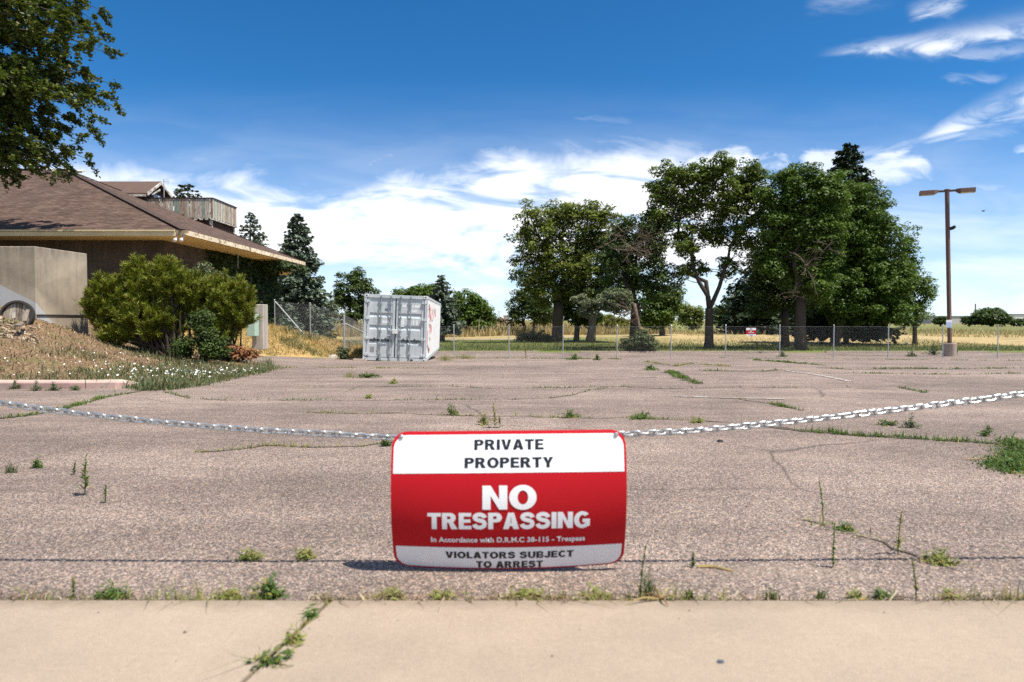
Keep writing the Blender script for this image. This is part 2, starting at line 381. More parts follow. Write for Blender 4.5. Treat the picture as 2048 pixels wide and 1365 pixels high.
def mat_bank():
    n = NT('dry_bank_soil'); ob = n.tc.outputs['Object']
    sx = n.new('SeparateXYZ'); n.L.new(ob, sx.inputs[0]); x, y, _ = sx.outputs
    f = n.noise(14, 6, 0.75); f2 = n.noise(1.2, 5, 0.65)
    mulch = n.ramp(f, [(0.25, (0.05, 0.033, 0.022)), (0.45, (0.15, 0.095, 0.055)), (0.6, (0.27, 0.18, 0.105)), (0.75, (0.46, 0.36, 0.25))])
    straw = n.ramp(f, [(0.25, (0.22, 0.14, 0.055)), (0.5, (0.40, 0.27, 0.11)), (0.75, (0.56, 0.42, 0.20))])
    grn = n.mix(f, (0.08, 0.10, 0.03), (0.16, 0.17, 0.06))
    farm = n.ramp(n.math('DIVIDE', y, 50.0), [(0.42, 0.0), (0.48, 1.0)])
    col = n.mix(farm, mulch, straw)
    col = n.mix(n.ramp(f2, [(0.5, 0.0), (0.68, 0.7)]), col, grn)
    n.bump(n.noise(22, 5, 0.7), 0.8, 0.05)
    return n.done(col, 0.95, 0, 0.1)
def mat_shingle():
    n = NT('brown_shingles'); uv = n.tc.outputs['UV']
    b = n.new('TexBrick'); b.inputs['Scale'].default_value = 1.0; b.offset = 0.5
    b.inputs['Brick Width'].default_value = 0.30; b.inputs['Row Height'].default_value = 0.145; b.inputs['Mortar Size'].default_value = 0.009; b.inputs['Mortar Smooth'].default_value = 0.3; b.inputs['Bias'].default_value = 0.0
    b.inputs['Color1'].default_value = (0.105, 0.062, 0.045, 1); b.inputs['Color2'].default_value = (0.170, 0.112, 0.085, 1); b.inputs['Mortar'].default_value = (0.05, 0.032, 0.027, 1)
    n.L.new(uv, b.inputs['Vector'])
    f = n.ramp(n.noise(1.0, 5, 0.6, vec=uv, stretch=(0.5, 1.5, 1)), [(0.3, 0.88), (0.7, 1.08)])
    v = n.new('TexVoronoi'); v.inputs['Scale'].default_value = 1.0; mp = n.new('Mapping'); mp.inputs['Scale'].default_value = (4.2, 6.9, 1); n.L.new(uv, mp.inputs[0]); n.L.new(mp.outputs[0], v.inputs['Vector'])
    sp = n.new('SeparateColor'); n.L.new(v.outputs['Color'], sp.inputs[0])
    col = n.mix(1.0, n.mix(1.0, n.mix(1.0, b.outputs[0], (0.70, 0.70, 0.70), 'MULTIPLY'), f, 'MULTIPLY'), n.ramp(sp.outputs[0], [(0.0, 0.75), (1.0, 1.25)]), 'MULTIPLY')
    n.bump(b.outputs['Fac'], 0.6, -0.012)
    return n.done(col, 0.9, 0, 0.2)
def mat_bark(name, a, b):
    n = NT(name); f = n.noise(3.0, 6, 0.7, stretch=(3, 3, 0.4))
    n.bump(n.noise(5, 5, 0.7, stretch=(3, 3, 0.35)), 0.8, 0.05)
    return n.done(n.mix(f, a, b), 0.95, 0, 0.1)
def mat_board(name, cols):
    n = NT(name); g = n.new('NewGeometry')
    c = n.ramp(g.outputs['Random Per Island'], cols, 'CONSTANT')
    s = n.ramp(n.noise(6, 6, 0.7, stretch=(3, 3, 0.5)), [(0.36, 0.45), (0.55, 1.05)])
    return n.done(n.mix(1.0, c, s, 'MULTIPLY'), 0.9, 0, 0.15)
def mat_peel(name, c, under, amount=0.5):
    n = NT(name); f = n.ramp(n.noise(5, 7, 0.75), [(amount, 1.0), (amount + 0.05, 0.0)])
    v = n.ramp(n.noise(1.2, 4), [(0.3, 0.85), (0.7, 1.08)])
    return n.done(n.mix(f, n.mix(1.0, c, v, 'MULTIPLY'), under), 0.75, 0, 0.3)
def mat_siding():
    n = NT('brown_siding'); sx = n.new('SeparateXYZ'); n.L.new(n.tc.outputs['Object'], sx.inputs[0])
    w = n.math('FRACT', n.math('MULTIPLY', sx.outputs[2], 8.0)); l = n.ramp(w, [(0.0, 0.25), (0.12, 1.0), (1.0, 0.85)])
    c = n.mix(n.noise(2.5, 5, 0.7), (0.05, 0.027, 0.02), (0.13, 0.07, 0.052))
    return n.done(n.mix(1.0, c, l, 'MULTIPLY'), 0.85, 0, 0.2)
def mat_galv(name, c=(0.55, 0.57, 0.58), rough=0.38, metal=0.85):
    n = NT(name); f = n.noise(60, 4, 0.6)
    return n.done(n.mix(f, tuple(q * 0.75 for q in c), tuple(min(1, q * 1.2) for q in c)), n.ramp(f, [(0.3, rough - 0.08), (0.7, rough + 0.15)]), metal, 0.5)
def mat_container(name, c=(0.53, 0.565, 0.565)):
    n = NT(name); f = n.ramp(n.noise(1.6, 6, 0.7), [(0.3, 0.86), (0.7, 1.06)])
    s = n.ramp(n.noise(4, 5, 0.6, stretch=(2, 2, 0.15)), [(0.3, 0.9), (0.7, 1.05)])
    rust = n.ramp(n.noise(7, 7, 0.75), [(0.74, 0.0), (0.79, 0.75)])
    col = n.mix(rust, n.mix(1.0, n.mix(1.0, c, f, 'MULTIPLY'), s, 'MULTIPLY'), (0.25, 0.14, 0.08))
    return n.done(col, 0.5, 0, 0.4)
def mat_block():
    """the concrete block with its pale band where the earth used to lie against it"""
    n = NT('stained_block_concrete'); sx = n.new('SeparateXYZ'); n.L.new(n.tc.outputs['Object'], sx.inputs[0]); x, y, z = sx.outputs
    base = n.mix(n.ramp(n.noise(0.9, 7, 0.68), [(0.32, 0.0), (0.68, 1.0)]), (0.22, 0.18, 0.135), (0.44, 0.36, 0.265))
    s = n.ramp(n.noise(3.0, 5, 0.65, stretch=(2.0, 2.0, 0.10)), [(0.33, 0.84), (0.62, 1.04)])
    col = n.mix(1.0, base, s, 'MULTIPLY')
    # darker weathering that runs down from the top edge
    t = n.math('MULTIPLY', n.ramp(z, [(0.70, 0.0), (1.0, 1.0)]), n.ramp(n.noise(4, 4, 0.6, stretch=(2, 2, 0.2)), [(0.35, 0.1), (0.65, 0.8)]))
    col = n.mix(t, col, (0.15, 0.13, 0.11))
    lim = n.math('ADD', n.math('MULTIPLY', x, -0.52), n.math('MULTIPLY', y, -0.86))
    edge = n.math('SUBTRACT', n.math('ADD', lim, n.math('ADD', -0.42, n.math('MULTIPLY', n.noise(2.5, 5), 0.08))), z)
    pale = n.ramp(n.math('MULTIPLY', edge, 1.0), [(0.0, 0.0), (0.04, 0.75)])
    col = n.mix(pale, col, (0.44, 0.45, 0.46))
    pit = n.ramp(n.noise(7, 2), [(0.26, 0.4), (0.29, 1.0)])
    n.bump(n.noise(40, 4), 0.2, 0.01)
    return n.done(n.mix(1.0, col, pit, 'MULTIPLY'), 0.9, 0, 0.2)

m_asph = mat_asphalt(); m_walk = mat_sidewalk(); m_field = mat_field(); m_bank = mat_bank()
m_soil = plain('crack_soil', (0.07, 0.052, 0.036), 0.95, var=0.5, scale=30)
m_paint = mat_peel('worn_white_paint', (0.46, 0.43, 0.39), (0.24, 0.19, 0.16), 0.50)
m_kerb = mat_concrete('kerb_concrete', (0.46, 0.37, 0.30), 0.15, False)
m_kerbred = mat_peel('faded_pink_kerb_paint', (0.46, 0.29, 0.26), (0.40, 0.31, 0.25), 0.47)
m_shingle = mat_shingle()
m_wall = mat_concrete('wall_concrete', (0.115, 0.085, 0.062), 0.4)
m_cream = mat_peel('cream_paint', (0.66, 0.52, 0.31), (0.30, 0.20, 0.12), 0.30)
m_creamp = mat_peel('peeling_cream_paint', (0.72, 0.60, 0.42), (0.28, 0.18, 0.10), 0.43)
m_soffit = plain('soffit_paint', (0.62, 0.46, 0.24), 0.8, var=0.12, scale=1.5)
m_darkwood = plain('dark_wood', (0.035, 0.024, 0.018), 0.9, var=0.5, scale=6)
m_siding = mat_siding()
m_boards = mat_board('weathered_boards', [(0.0, (0.50, 0.43, 0.34)), (0.22, (0.36, 0.28, 0.21)), (0.4, (0.26, 0.33, 0.27)), (0.55, (0.58, 0.52, 0.43)), (0.72, (0.30, 0.22, 0.16)), (0.85, (0.48, 0.40, 0.34))])
m_trimw = mat_peel('weathered_white_trim', (0.62, 0.59, 0.52), (0.20, 0.15, 0.11), 0.44)
m_white = plain('white_paint', (0.74, 0.74, 0.72), 0.5, var=0.06)
m_black = plain('black_rubber', (0.02, 0.02, 0.02), 0.7)
m_glass = plain('dusty_pane', (0.32, 0.38, 0.44), 0.25, var=0.2, scale=3)
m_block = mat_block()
m_pillar = mat_concrete('pillar_concrete', (0.48, 0.42, 0.35), 0.15)
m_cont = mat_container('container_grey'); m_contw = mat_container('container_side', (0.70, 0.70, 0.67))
m_gask = plain('gasket', (0.045, 0.06, 0.065), 0.7)
m_rod = plain('lock_rod_paint', (0.24, 0.29, 0.30), 0.45)
m_graf = plain('red_spray_paint', (0.42, 0.05, 0.06), 0.6, var=0.3)
m_galv = mat_galv('galvanised_steel', (0.50, 0.51, 0.51), 0.45, 0.6); m_chain = mat_galv('chain_zinc', (0.50, 0.51, 0.51), 0.34, 0.85)
m_wire = plain('fence_wire', (0.22, 0.23, 0.23), 0.5, metal=0.4)
m_pole = plain('bronze_paint', (0.135, 0.068, 0.045), 0.55, var=0.12, scale=2)
m_lens = plain('lamp_lens', (0.45, 0.42, 0.34), 0.3)
m_red = NT('sign_red'); m_red = m_red.done(m_red.mix(m_red.noise(6, 3), (0.43, 0.003, 0.009), (0.47, 0.004, 0.011)), 0.45, 0, 0.25)
def mat_signwhite():
    n = NT('sign_white'); d = n.math('MULTIPLY', n.ramp(n.noise(55, 4, 0.7), [(0.52, 0.0), (0.72, 0.4)]), n.ramp(n.noise(2.0, 2), [(0.4, 0.1), (0.6, 0.7)]))
    return n.done(n.mix(d, (0.84, 0.84, 0.84), (0.45, 0.42, 0.38)), 0.4, 0, 0.5)
m_signw = mat_signwhite(); m_ink = plain('sign_black', (0.012, 0.014, 0.02), 0.4)
m_bark = mat_bark('dark_bark', (0.035, 0.027, 0.02), (0.10, 0.08, 0.062)); m_barkg = mat_bark('grey_bark', (0.07, 0.06, 0.05), (0.19, 0.165, 0.14)); m_dead = mat_bark('dead_wood', (0.09, 0.065, 0.048), (0.22, 0.17, 0.13))
m_loc = leafy('locust_leaves', (0.075, 0.118, 0.016), (0.145, 0.190, 0.028), 0.30, (0.16, 0.16, 0.035))
m_loc2 = leafy('locust_leaves_pale', (0.110, 0.145, 0.022), (0.195, 0.225, 0.042), 0.30, (0.17, 0.15, 0.05))
m_dark = leafy('dark_leaves', (0.038, 0.066, 0.014), (0.080, 0.115, 0.024), 0.22)
m_mid = leafy('green_leaves', (0.052, 0.100, 0.013), (0.110, 0.165, 0.024), 0.3)
m_olive = leafy('silver_olive_leaves', (0.10, 0.125, 0.065), (0.18, 0.20, 0.11), 0.2)
m_yel = leafy('yellow_green_leaves', (0.11, 0.13, 0.02), (0.20, 0.20, 0.03), 0.35)
m_spruce = leafy('blue_spruce_needles', (0.080, 0.108, 0.075), (0.150, 0.180, 0.125), 0.05, None, 0.5, 0.15)
m_spruce2 = leafy('dark_spruce_needles', (0.024, 0.042, 0.020), (0.052, 0.075, 0.034), 0.05, None, 0.5, 0.15)
m_elm = leafy('elm_leaves', (0.050, 0.076, 0.011), (0.120, 0.152, 0.022), 0.30, (0.15, 0.13, 0.03), 0.8, 0.4)
m_pine = leafy('pine_needles', (0.095, 0.128, 0.010), (0.235, 0.25, 0.026), 0.15, (0.20, 0.14, 0.03), 1.6, 0.3)
m_ivy = leafy('ivy_leaves', (0.018, 0.034, 0.010), (0.045, 0.075, 0.016), 0.2)
m_weed = leafy('weed_leaves', (0.050, 0.110, 0.018), (0.120, 0.180, 0.036), 0.3, (0.30, 0.26, 0.06), 3.0)
m_weedy = leafy('weed_leaves_yellow', (0.17, 0.20, 0.045), (0.30, 0.29, 0.09), 0.3, (0.36, 0.25, 0.08), 3.0)
m_weedg = leafy('young_weed_leaves', (0.10, 0.17, 0.03), (0.20, 0.27, 0.055), 0.3, (0.36, 0.32, 0.08), 3.0)
m_sage = leafy('dusty_weed_leaves', (0.075, 0.105, 0.045), (0.14, 0.165, 0.075), 0.25, (0.25, 0.2, 0.09), 3.0)
m_straw = leafy('straw', (0.36, 0.25, 0.10), (0.58, 0.44, 0.20), 0.25, (0.22, 0.13, 0.06), 2.0)
m_rust = leafy('rusty_needles', (0.20, 0.08, 0.035), (0.34, 0.16, 0.07), 0.15, None, 2.0)
m_petal = plain('white_petals', (0.80, 0.80, 0.78), 0.7, var=0.05)
m_far = plain('far_building', (0.50, 0.46, 0.43), 0.8, var=0.1, scale=0.2)
m_farw = plain('far_white_building', (0.72, 0.70, 0.66), 0.8, var=0.05, scale=0.2)
m_fard = plain('far_roof', (0.20, 0.16, 0.15), 0.8, var=0.2, scale=0.2)
m_feather = plain('dark_feathers', (0.02, 0.02, 0.022), 0.8)
m_litter = plain('dark_litter', (0.03, 0.028, 0.026), 0.8)
m_green_box = plain('pale_green_paint', (0.36, 0.48, 0.38), 0.6)
m_oldwood = mat_board('grey_planks', [(0.0, (0.20, 0.16, 0.125)), (0.3, (0.28, 0.225, 0.17)), (0.6, (0.15, 0.12, 0.095)), (0.8, (0.34, 0.29, 0.235))])

# ================================================================== SETTING
def grid(name, xs, ys, zf, mat, kind='structure', keep=None, smooth=True):
    X, Y = np.meshgrid(xs, ys); Z = zf(X, Y); nx, ny = len(xs), len(ys)
    V = np.stack([X, Y, Z], -1).reshape(-1, 3)
    i = np.arange(nx * ny).reshape(ny, nx); Q = np.stack([i[:-1, :-1], i[:-1, 1:], i[1:, 1:], i[1:, :-1]], -1).reshape(-1, 4)
    if keep is not None:
        k = keep(X, Y).reshape(-1); Q = Q[k[Q].any(1)]
    return tag(npmesh(name, V, Q, mat, smooth=smooth), kind=kind)
LOT_END = 50.0
def groundz(x, y):
    z = P(y) + 0.10 * sstep(LOT_END, LOT_END + 0.4, y)
    lot = (y < LOT_END) & (x > -60)
    z = np.where(lot, P(y) - 0.06, z)
    rise = 0.55 * np.exp(-((x - 34) / 22) ** 2 - ((y - 88) / 14) ** 2) + 0.5 * np.exp(-((x - 70) / 30) ** 2 - ((y - 110) / 20) ** 2) + 0.35 * np.exp(-((x + 5) / 40) ** 2 - ((y - 125) / 22) ** 2)
    n = 0.05 * np.sin(x * 0.31 + 1.3 * np.sin(y * 0.21)) * sstep(55, 70, y)
    return z + rise + n
xs = np.unique(np.concatenate([np.linspace(-1500, -90, 16), np.linspace(-90, 120, 141), np.linspace(120, 1500, 16)]))
ys = np.unique(np.concatenate([np.linspace(-40, 45, 60), np.linspace(45, 55, 41), np.linspace(55, 140, 86), np.geomspace(140, 3500, 30)]))
grid('ground', xs, ys, groundz, m_field)

# parking lot, with its grass-grown cracks and worn patches as strips of the same sheet
mb = MB()
lx = np.unique(np.concatenate([np.linspace(-45, -12, 12), np.linspace(-12, 12, 33), np.linspace(12, 70, 16)]))
ly = np.unique(np.concatenate([np.linspace(1.938, 6, 12), np.linspace(6, LOT_END, 90)]))
nx, ny = len(lx), len(ly); XX, YY = np.meshgrid(lx, ly); ZZ = G(XX, YY)
mb.add(np.stack([XX, YY, ZZ], -1).reshape(-1, 3), [(j * nx + i, j * nx + i + 1, (j + 1) * nx + i + 1, (j + 1) * nx + i) for j in range(ny - 1) for i in range(nx - 1)])
CRACKS = [  # photo pixels along each crack, width in metres, how grassy, colour key
    ([(0, 838), (60, 832), (130, 818), (200, 797), (262, 786), (330, 775)], 0.07, 5, 'g'),
    ([(330, 784), (380, 798), (450, 801), (620, 801), (760, 801), (1010, 800), (1100, 798), (1150, 790), (1180, 780), (1240, 775)], 0.035, 2.0, 'g'),
    ([(620, 826), (700, 828), (800, 827), (880, 831), (960, 834), (1060, 834), (1130, 837), (1260, 837), (1400, 843), (1500, 850)], 0.04, 3, 'y'),
    ([(400, 905), (470, 900), (530, 893), (640, 896), (720, 893), (785, 886)], 0.04, 5, 'y'),
    ([(500, 740), (620, 735), (740, 737), (860, 738), (960, 738)], 0.05, 2.5, 'y'),
    ([(600, 776), (800, 774), (900, 773), (1000, 778), (1240, 774), (1320, 778), (1420, 777), (1560, 776), (1700, 777), (1790, 781)], 0.05, 1.5, 'g'),
    ([(1340, 744), (1360, 756), (1400, 769)], 0.30, 10, 'g'),
    ([(1480, 800), (1540, 808), (1600, 822)], 0.05, 5, 'g'),
    ([(1500, 852), (1560, 858), (1640, 866), (1720, 874), (1800, 878), (1880, 884), (1960, 886), (2048, 893)], 0.12, 12, 'g'),
    ([(1630, 736), (1700, 740), (1800, 738), (1900, 739), (2048, 737)], 0.14, 4, 'g'),
    ([(1510, 721), (1590, 727), (1650, 731)], 0.20, 6, 'g'),
    ([(1640, 747), (1760, 748), (1850, 750), (2048, 748)], 0.06, 3, 'g'),
    ([(1800, 776), (1850, 786)], 0.06, 4, 'g'),
    ([(1400, 742), (1520, 744), (1560, 741)], 0.07, 3, 'g'),
    ([(870, 716), (960, 717), (1040, 717), (1120, 718), (1240, 719)], 0.08, 6, 'y'),
    ([(1290, 724), (1350, 733), (1380, 728), (1460, 734)], 0.06, 3, 'y'),
    ([(1620, 1046), (1680, 1062), (1720, 1080), (1780, 1108), (1850, 1125), (1930, 1150)], 0.012, 1.5, 'y'),
    ([(1440, 716), (1700, 719), (2048, 722)], 0.06, 1.5, 'g'),
]
crack_pts = []
mb.mi = 1
for pts, w, dens, key in CRACKS:
    W3 = [gp(*p) for p in pts]; fine = []
    for a, b in zip(W3[:-1], W3[1:]):
        n = max(2, int(np.linalg.norm(b - a) / 0.10)); n = min(n, 60)
        for i in range(n): fine.append(a + (b - a) * i / n)
    fine.append(W3[-1]); fine = np.array(fine)
    T = np.gradient(fine, axis=0); T /= np.linalg.norm(T, axis=1)[:, None] + 1e-9
    Nn = np.stack([-T[:, 1], T[:, 0], 0 * T[:, 0]], -1)
    fine = fine + Nn * rng.normal(0, 0.012 + w * 0.1, len(fine))[:, None]
    ww = w * np.clip(rng.gamma(2.2, 0.24, len(fine)), 0.12, 1.3) * 0.6
    A = fine + Nn * ww[:, None]; B = fine - Nn * ww[:, None]
    for q in (A, B): q[:, 2] = G(q[:, 0], q[:, 1]) + 0.004
    n = len(fine)
    mb.add(np.concatenate([A, B]), [(i, i + 1, n + i + 1, n + i) for i in range(n - 1)])
    crack_pts.append((fine, w, dens, key))
tag(mb.build('parking_lot', [m_asph, m_soil]), kind='structure')
def paint(pts, w):
    b = MB()
    for (p, q) in zip(pts[:-1], pts[1:]):
        a, c = gp(*p), gp(*q); k = max(2, int(np.linalg.norm(c - a) / 0.4)); d = (c - a) / np.linalg.norm(c - a); nrm = np.array([-d[1], d[0], 0]) * w / 2
        vs = []
        for i in range(k + 1):
            m = a + (c - a) * i / k
            for s in (1, -1):
                v = m + nrm * s; v[2] = G(v[0], v[1]) + 0.008; vs.append(v)
        b.add(vs, [(2 * i, 2 * i + 1, 2 * i + 3, 2 * i + 2) for i in range(k)])
    tag(b.build('painted_line', m_paint), kind='structure')
paint([(1347, 794), (1440, 797), (1570, 800)], 0.09)
paint([(1262, 755), (1315, 756)], 0.10)
paint([(1570, 742), (1640, 752), (1700, 764)], 0.12)
paint([(1235, 740), (1290, 741)], 0.10)

# pavement in the foreground, two slabs with the open joint between them
mb = MB()
ja, jb = gp(659, 1209, lambda x, y: 0.0), gp(500, 1365, lambda x, y: 0.0)
dj = (jb - ja) / (jb[1] - ja[1])
def jx(y): return ja[0] + dj[0] * (y - ja[1])
Y1 = 1.905
def slab(poly):
    bmv = [Vector((p[0], p[1], -0.10)) for p in poly]; mb.prism(bmv, (0, 0, 0.10))
slab([(jx(-3) - .006, -3), (jx(Y1) - .006, Y1), (-9, Y1 + .012), (-9, -3)])
slab([(jx(-3) + .006, -3), (9, -3), (9, Y1 - .010), (jx(Y1) + .006, Y1)])
walk = tag(mb.build('sidewalk', m_walk, bevel=0.006), kind='structure')
b = MB(); b.bx(-9, 9, -3, 1.95, -0.12, -0.042); tag(b.build('soil', m_soil), kind='structure')

# ---- dry bank with the flower bed in front of the building
EDGE = [px(-500, 780, 11.0)] + [gp(*q) for q in [(0, 777), (140, 777), (272, 774), (300, 782), (350, 778), (405, 770), (470, 756), (525, 746), (549, 737)]]
EDGE += [px(505, 731, 19.6), px(455, 727, 20.5), px(425, 719, 22.4), px(470, 711, 24.6), px(545, 711, 26.2), px(640, 717, 27.5), px(722, 722, 28.3)]
EDGE += [np.array([-6.15, 30.0, 0]), np.array([-7.0, 34.0, 0]), np.array([-8.0, 39.0, 0]), np.array([-9, 48, 0]), np.array([-60, 60, 0]), np.array([-60, 11, 0])]
EDGE2 = np.array([e[:2] for e in EDGE])
CTRL = [px(-500, 600, 17.2), px(-250, 600, 17.2), px(0, 604, 17.2), px(72, 640, 16.9), px(175, 674, 18.8), px(0, 690, 13.4), px(-300, 690, 13.4), px(0, 735, 12.0), px(-400, 735, 12), px(130, 700, 14.6), px(110, 728, 13.0), px(200, 735, 13.6), px(300, 740, 14.6), px(230, 703, 17.0),
        px(340, 720, 18.0), px(430, 723, 18.2), px(400, 745, 14.5), px(300, 764, 11.8), px(470, 742, 16.0), px(340, 640, 25.7), px(0, 600, 25.7), px(-500, 600, 25.7), px(512, 663, 25.0), px(490, 690, 24.8),
        px(546, 653, 33), px(540, 652, 36), px(600, 670, 31), px(642, 694, 29.5), px(690, 716, 28.6), px(560, 686, 27.6), px(620, 704, 27.4), px(500, 705, 25.2), px(300, 690, 21.5), px(420, 700, 22.5), px(200, 655, 21.5)]
CTRL += [np.array([e[0], e[1], G(e[0], e[1]) + 0.045]) for e in EDGE[:17]] + [np.array([-8.2, 39, -1.3]), np.array([-9.3, 47, -1.6]), np.array([-14, 48, -1.3]), np.array([-45, 40, 0.3]), np.array([-60, 60, -.5]), np.array([-30, 52, -1.0])]
CTRL = np.array(CTRL); _Pc = CTRL[:, :2]; _D = np.linalg.norm(_Pc[:, None] - _Pc[None], axis=-1); _w = np.linalg.solve(np.block([[_D, np.ones((len(_Pc), 1))], [np.ones((1, len(_Pc))), np.zeros((1, 1))]]) - np.eye(len(_Pc) + 1) * 1e-6, np.append(CTRL[:, 2], 0))
def rbf(x, y):
    q = np.stack([np.ravel(x), np.ravel(y)], -1).astype(float); return (np.linalg.norm(q[:, None] - _Pc[None], axis=-1) @ _w[:-1] + _w[-1]).reshape(np.shape(x))
def inside(x, y):
    x = np.asarray(x, float); y = np.asarray(y, float); c = np.zeros(x.shape, bool); n = len(EDGE2)
    for i in range(n):
        (x0, y0), (x1, y1) = EDGE2[i], EDGE2[(i + 1) % n]
        with np.errstate(divide='ignore', invalid='ignore'):
            c ^= ((y0 > y) != (y1 > y)) & (x < (x1 - x0) * (y - y0) / (y1 - y0 + 1e-12) + x0)
    return c
def edge_dist(x, y):
    x = np.asarray(x, float); y = np.asarray(y, float); d = np.full(x.shape, 1e9); n = len(EDGE2)
    for i in range(n):
        a, b = EDGE2[i], EDGE2[(i + 1) % n]; ab = b - a; t = np.clip(((x - a[0]) * ab[0] + (y - a[1]) * ab[1]) / (ab @ ab), 0, 1)
        d = np.minimum(d, np.hypot(x - a[0] - t * ab[0], y - a[1] - t * ab[1]))
    return d
def wob(x, y): return 0.5 * np.sin(x * 3.1 + 2 * np.sin(y * 1.7)) + 0.3 * np.sin(x * 7.3 + y * 5.1) + 0.2 * np.sin(y * 11.7 - x * 4.0)
def bankz(x, y):
    g = G(x, y); sd = np.where(inside(x, y), 1, -1) * edge_dist(x, y) + 0.10 * wob(x, y)
    r = np.maximum(rbf(x, y), g + 0.03) + 0.025 * wob(x * 1.3, y * 1.3) * np.clip(sd, 0, 1)
    k = np.clip(sd / 0.30, -1, 1)
    return np.where(k > 0, g + 0.012 + (r - g - 0.012) * np.clip(k, 0, 1), g + 0.012 + k * 0.12)
bx_ = np.unique(np.concatenate([np.linspace(-60, -20, 22), np.linspace(-20, -4, 130)])); by_ = np.unique(np.concatenate([np.linspace(10.2, 32, 170), np.linspace(32, 60, 40)]))
grid('embankment', bx_, by_, bankz, m_bank, keep=lambda X, Y: (inside(X, Y) | (edge_dist(X, Y) < 0.5)))
def GB(x, y):
    """ground with the bank on top"""
    b = bankz(np.asarray(x, float), np.asarray(y, float)); return np.maximum(b, G(x, y))

# kerb along the flower bed, its face painted a faded pink
mb = MB(); pth = [px(-420, 776, 11.05), gp(0, 778), gp(140, 778), gp(230, 777), gp(268, 775)]
pth = [np.array([p[0], p[1], P(p[1])]) for p in pth]
prof = [(0, -0.05), (0, 0.085), (0.02, 0.11), (0.19, 0.12), (0.20, -0.05)]
rings = []
for i, p in enumerate(pth):
    h = 1.0 if i < len(pth) - 1 else 0.45
    rings.append([(p[0], p[1] + a, p[2] + b * (h if b > 0 else 1)) for a, b in prof])
vs = [q for r in rings for q in r]; m = len(prof)
mb.add(vs, [(i * m + j, i * m + j + 1, (i + 1) * m + j + 1, (i + 1) * m + j) for i in range(len(pth) - 1) for j in (2, 3)])
mb.add([vs[-m + j] for j in range(m)], [tuple(range(m))])
mb.mi = 1; mb.add(vs, [(i * m + j, i * m + j + 1, (i + 1) * m + j + 1, (i + 1) * m + j) for i in range(len(pth) - 1) for j in (0, 1)])
tag(mb.build('kerb', [m_kerb, m_kerbred]), kind='structure')
# low kerb where the lot ends at the grass
mb = MB()
for i in range(26):
    x0 = -7 + i * 3.0
    if i in (3, 9, 14, 15, 19, 20): continue
    mb.bx(x0, x0 + 2.97, LOT_END - 0.1, LOT_END + 0.12, P(LOT_END) - 0.1, P(LOT_END) + 0.10)
tag(mb.build('kerb', m_kerb), kind='structure')
# pale cart path far out on the grass
mb = MB(); pts = [(-40, 84), (-20, 80), (-8, 80), (2, 82), (8, 85)]
for (a, b) in zip(pts[:-1], pts[1:]):
    mb.quad((a[0], a[1] - .8, float(groundz(a[0], a[1] - .8)) + .04), (b[0], b[1] - .8, float(groundz(b[0], b[1] - .8)) + .04), (b[0], b[1] + .8, float(groundz(b[0], b[1] + .8)) + .04), (a[0], a[1] + .8, float(groundz(a[0], a[1] + .8)) + .04))
tag(mb.build('path', m_kerb), kind='structure')

# ================================================================== BUILDING
EZ = EYE + 3.13
P1 = np.array([-11.45, 24.0, EZ]); P2 = np.array([-11.35, 37.4, EZ + 0.02]); RD = np.array([-22.45, 34.7, EZ + 4.42]); PL = np.array([-48.0, 24.0, EZ]); RL = np.array([-48.0, 34.7, EZ + 4.42]); P3 = np.array([-15, 45.4, EZ]); PLB = np.array([-48, 45.4, EZ])
house = empty('clubhouse', (-13.0, 25.6, 0.2), 'boarded low concrete building with a broad brown shingle roof and a rotting roof deck', 'building')
def roofmesh():
    bm = bmesh.new(); uvl = bm.loops.layers.uv.new('UVMap'); o = np.array(house.location)
    faces = [([PL, P1, RD, RL], (1, 0, 0)), ([P1, P2, RD], (0, 1, 0)), ([P2, P3, RD], (-.4, 1, 0)), ([P3, PLB, RL, RD], (-1, 0, 0))]
    for pts, ud in faces:
        ud = np.array(ud, float); nrm = np.cross(pts[1] - pts[0], pts[2] - pts[0]); nrm /= np.linalg.norm(nrm); ud -= nrm * (ud @ nrm); ud /= np.linalg.norm(ud); vd = np.cross(nrm, ud)
        vs = [bm.verts.new(p - o) for p in pts]; f = bm.faces.new(vs)
        for l, p in zip(f.loops, pts): l[uvl].uv = ((p - P1) @ ud, (p - P1) @ vd)
    lo = [PL, P1, P2, P3, PLB]
    bmesh.ops.remove_doubles(bm, verts=bm.verts, dist=1e-4)
    me = bpy.data.meshes.new('roof'); bm.to_mesh(me); bm.free(); return me
roof = link('roof', roofmesh(), m_shingle, house)
# hip and ridge caps, ridge vents
mb = MB()
def caps(a, b, w=0.16):
    a, b = np.array(a), np.array(b); n = int(np.linalg.norm(b - a) / 0.28); d = (b - a) / n
    for i in range(n):
        p = a + d * i; q = a + d * (i + 1.12); mb.bar(p + [0, 0, .035], q + [0, 0, .02], w * 2, 0.02)
caps(P1, RD); caps(RD, RL); caps(P2, RD)
hc = mb.build('ridge_cap', plain('ridge_cap_shingle', (0.085, 0.054, 0.042), 0.9, var=0.4, scale=3), roof)
for t in (0.13, 0.22):
    p = P1 + (RD - P1) * (1 - t * 0.4); b = MB(); b.box((p[0] + .3 * (1 if t > .2 else -3.4), p[1] - .3, p[2] + .05), (0.7, 0.35, 0.10), (R(20), 0, 0)); b.build('roof_vent', m_trimw, roof)
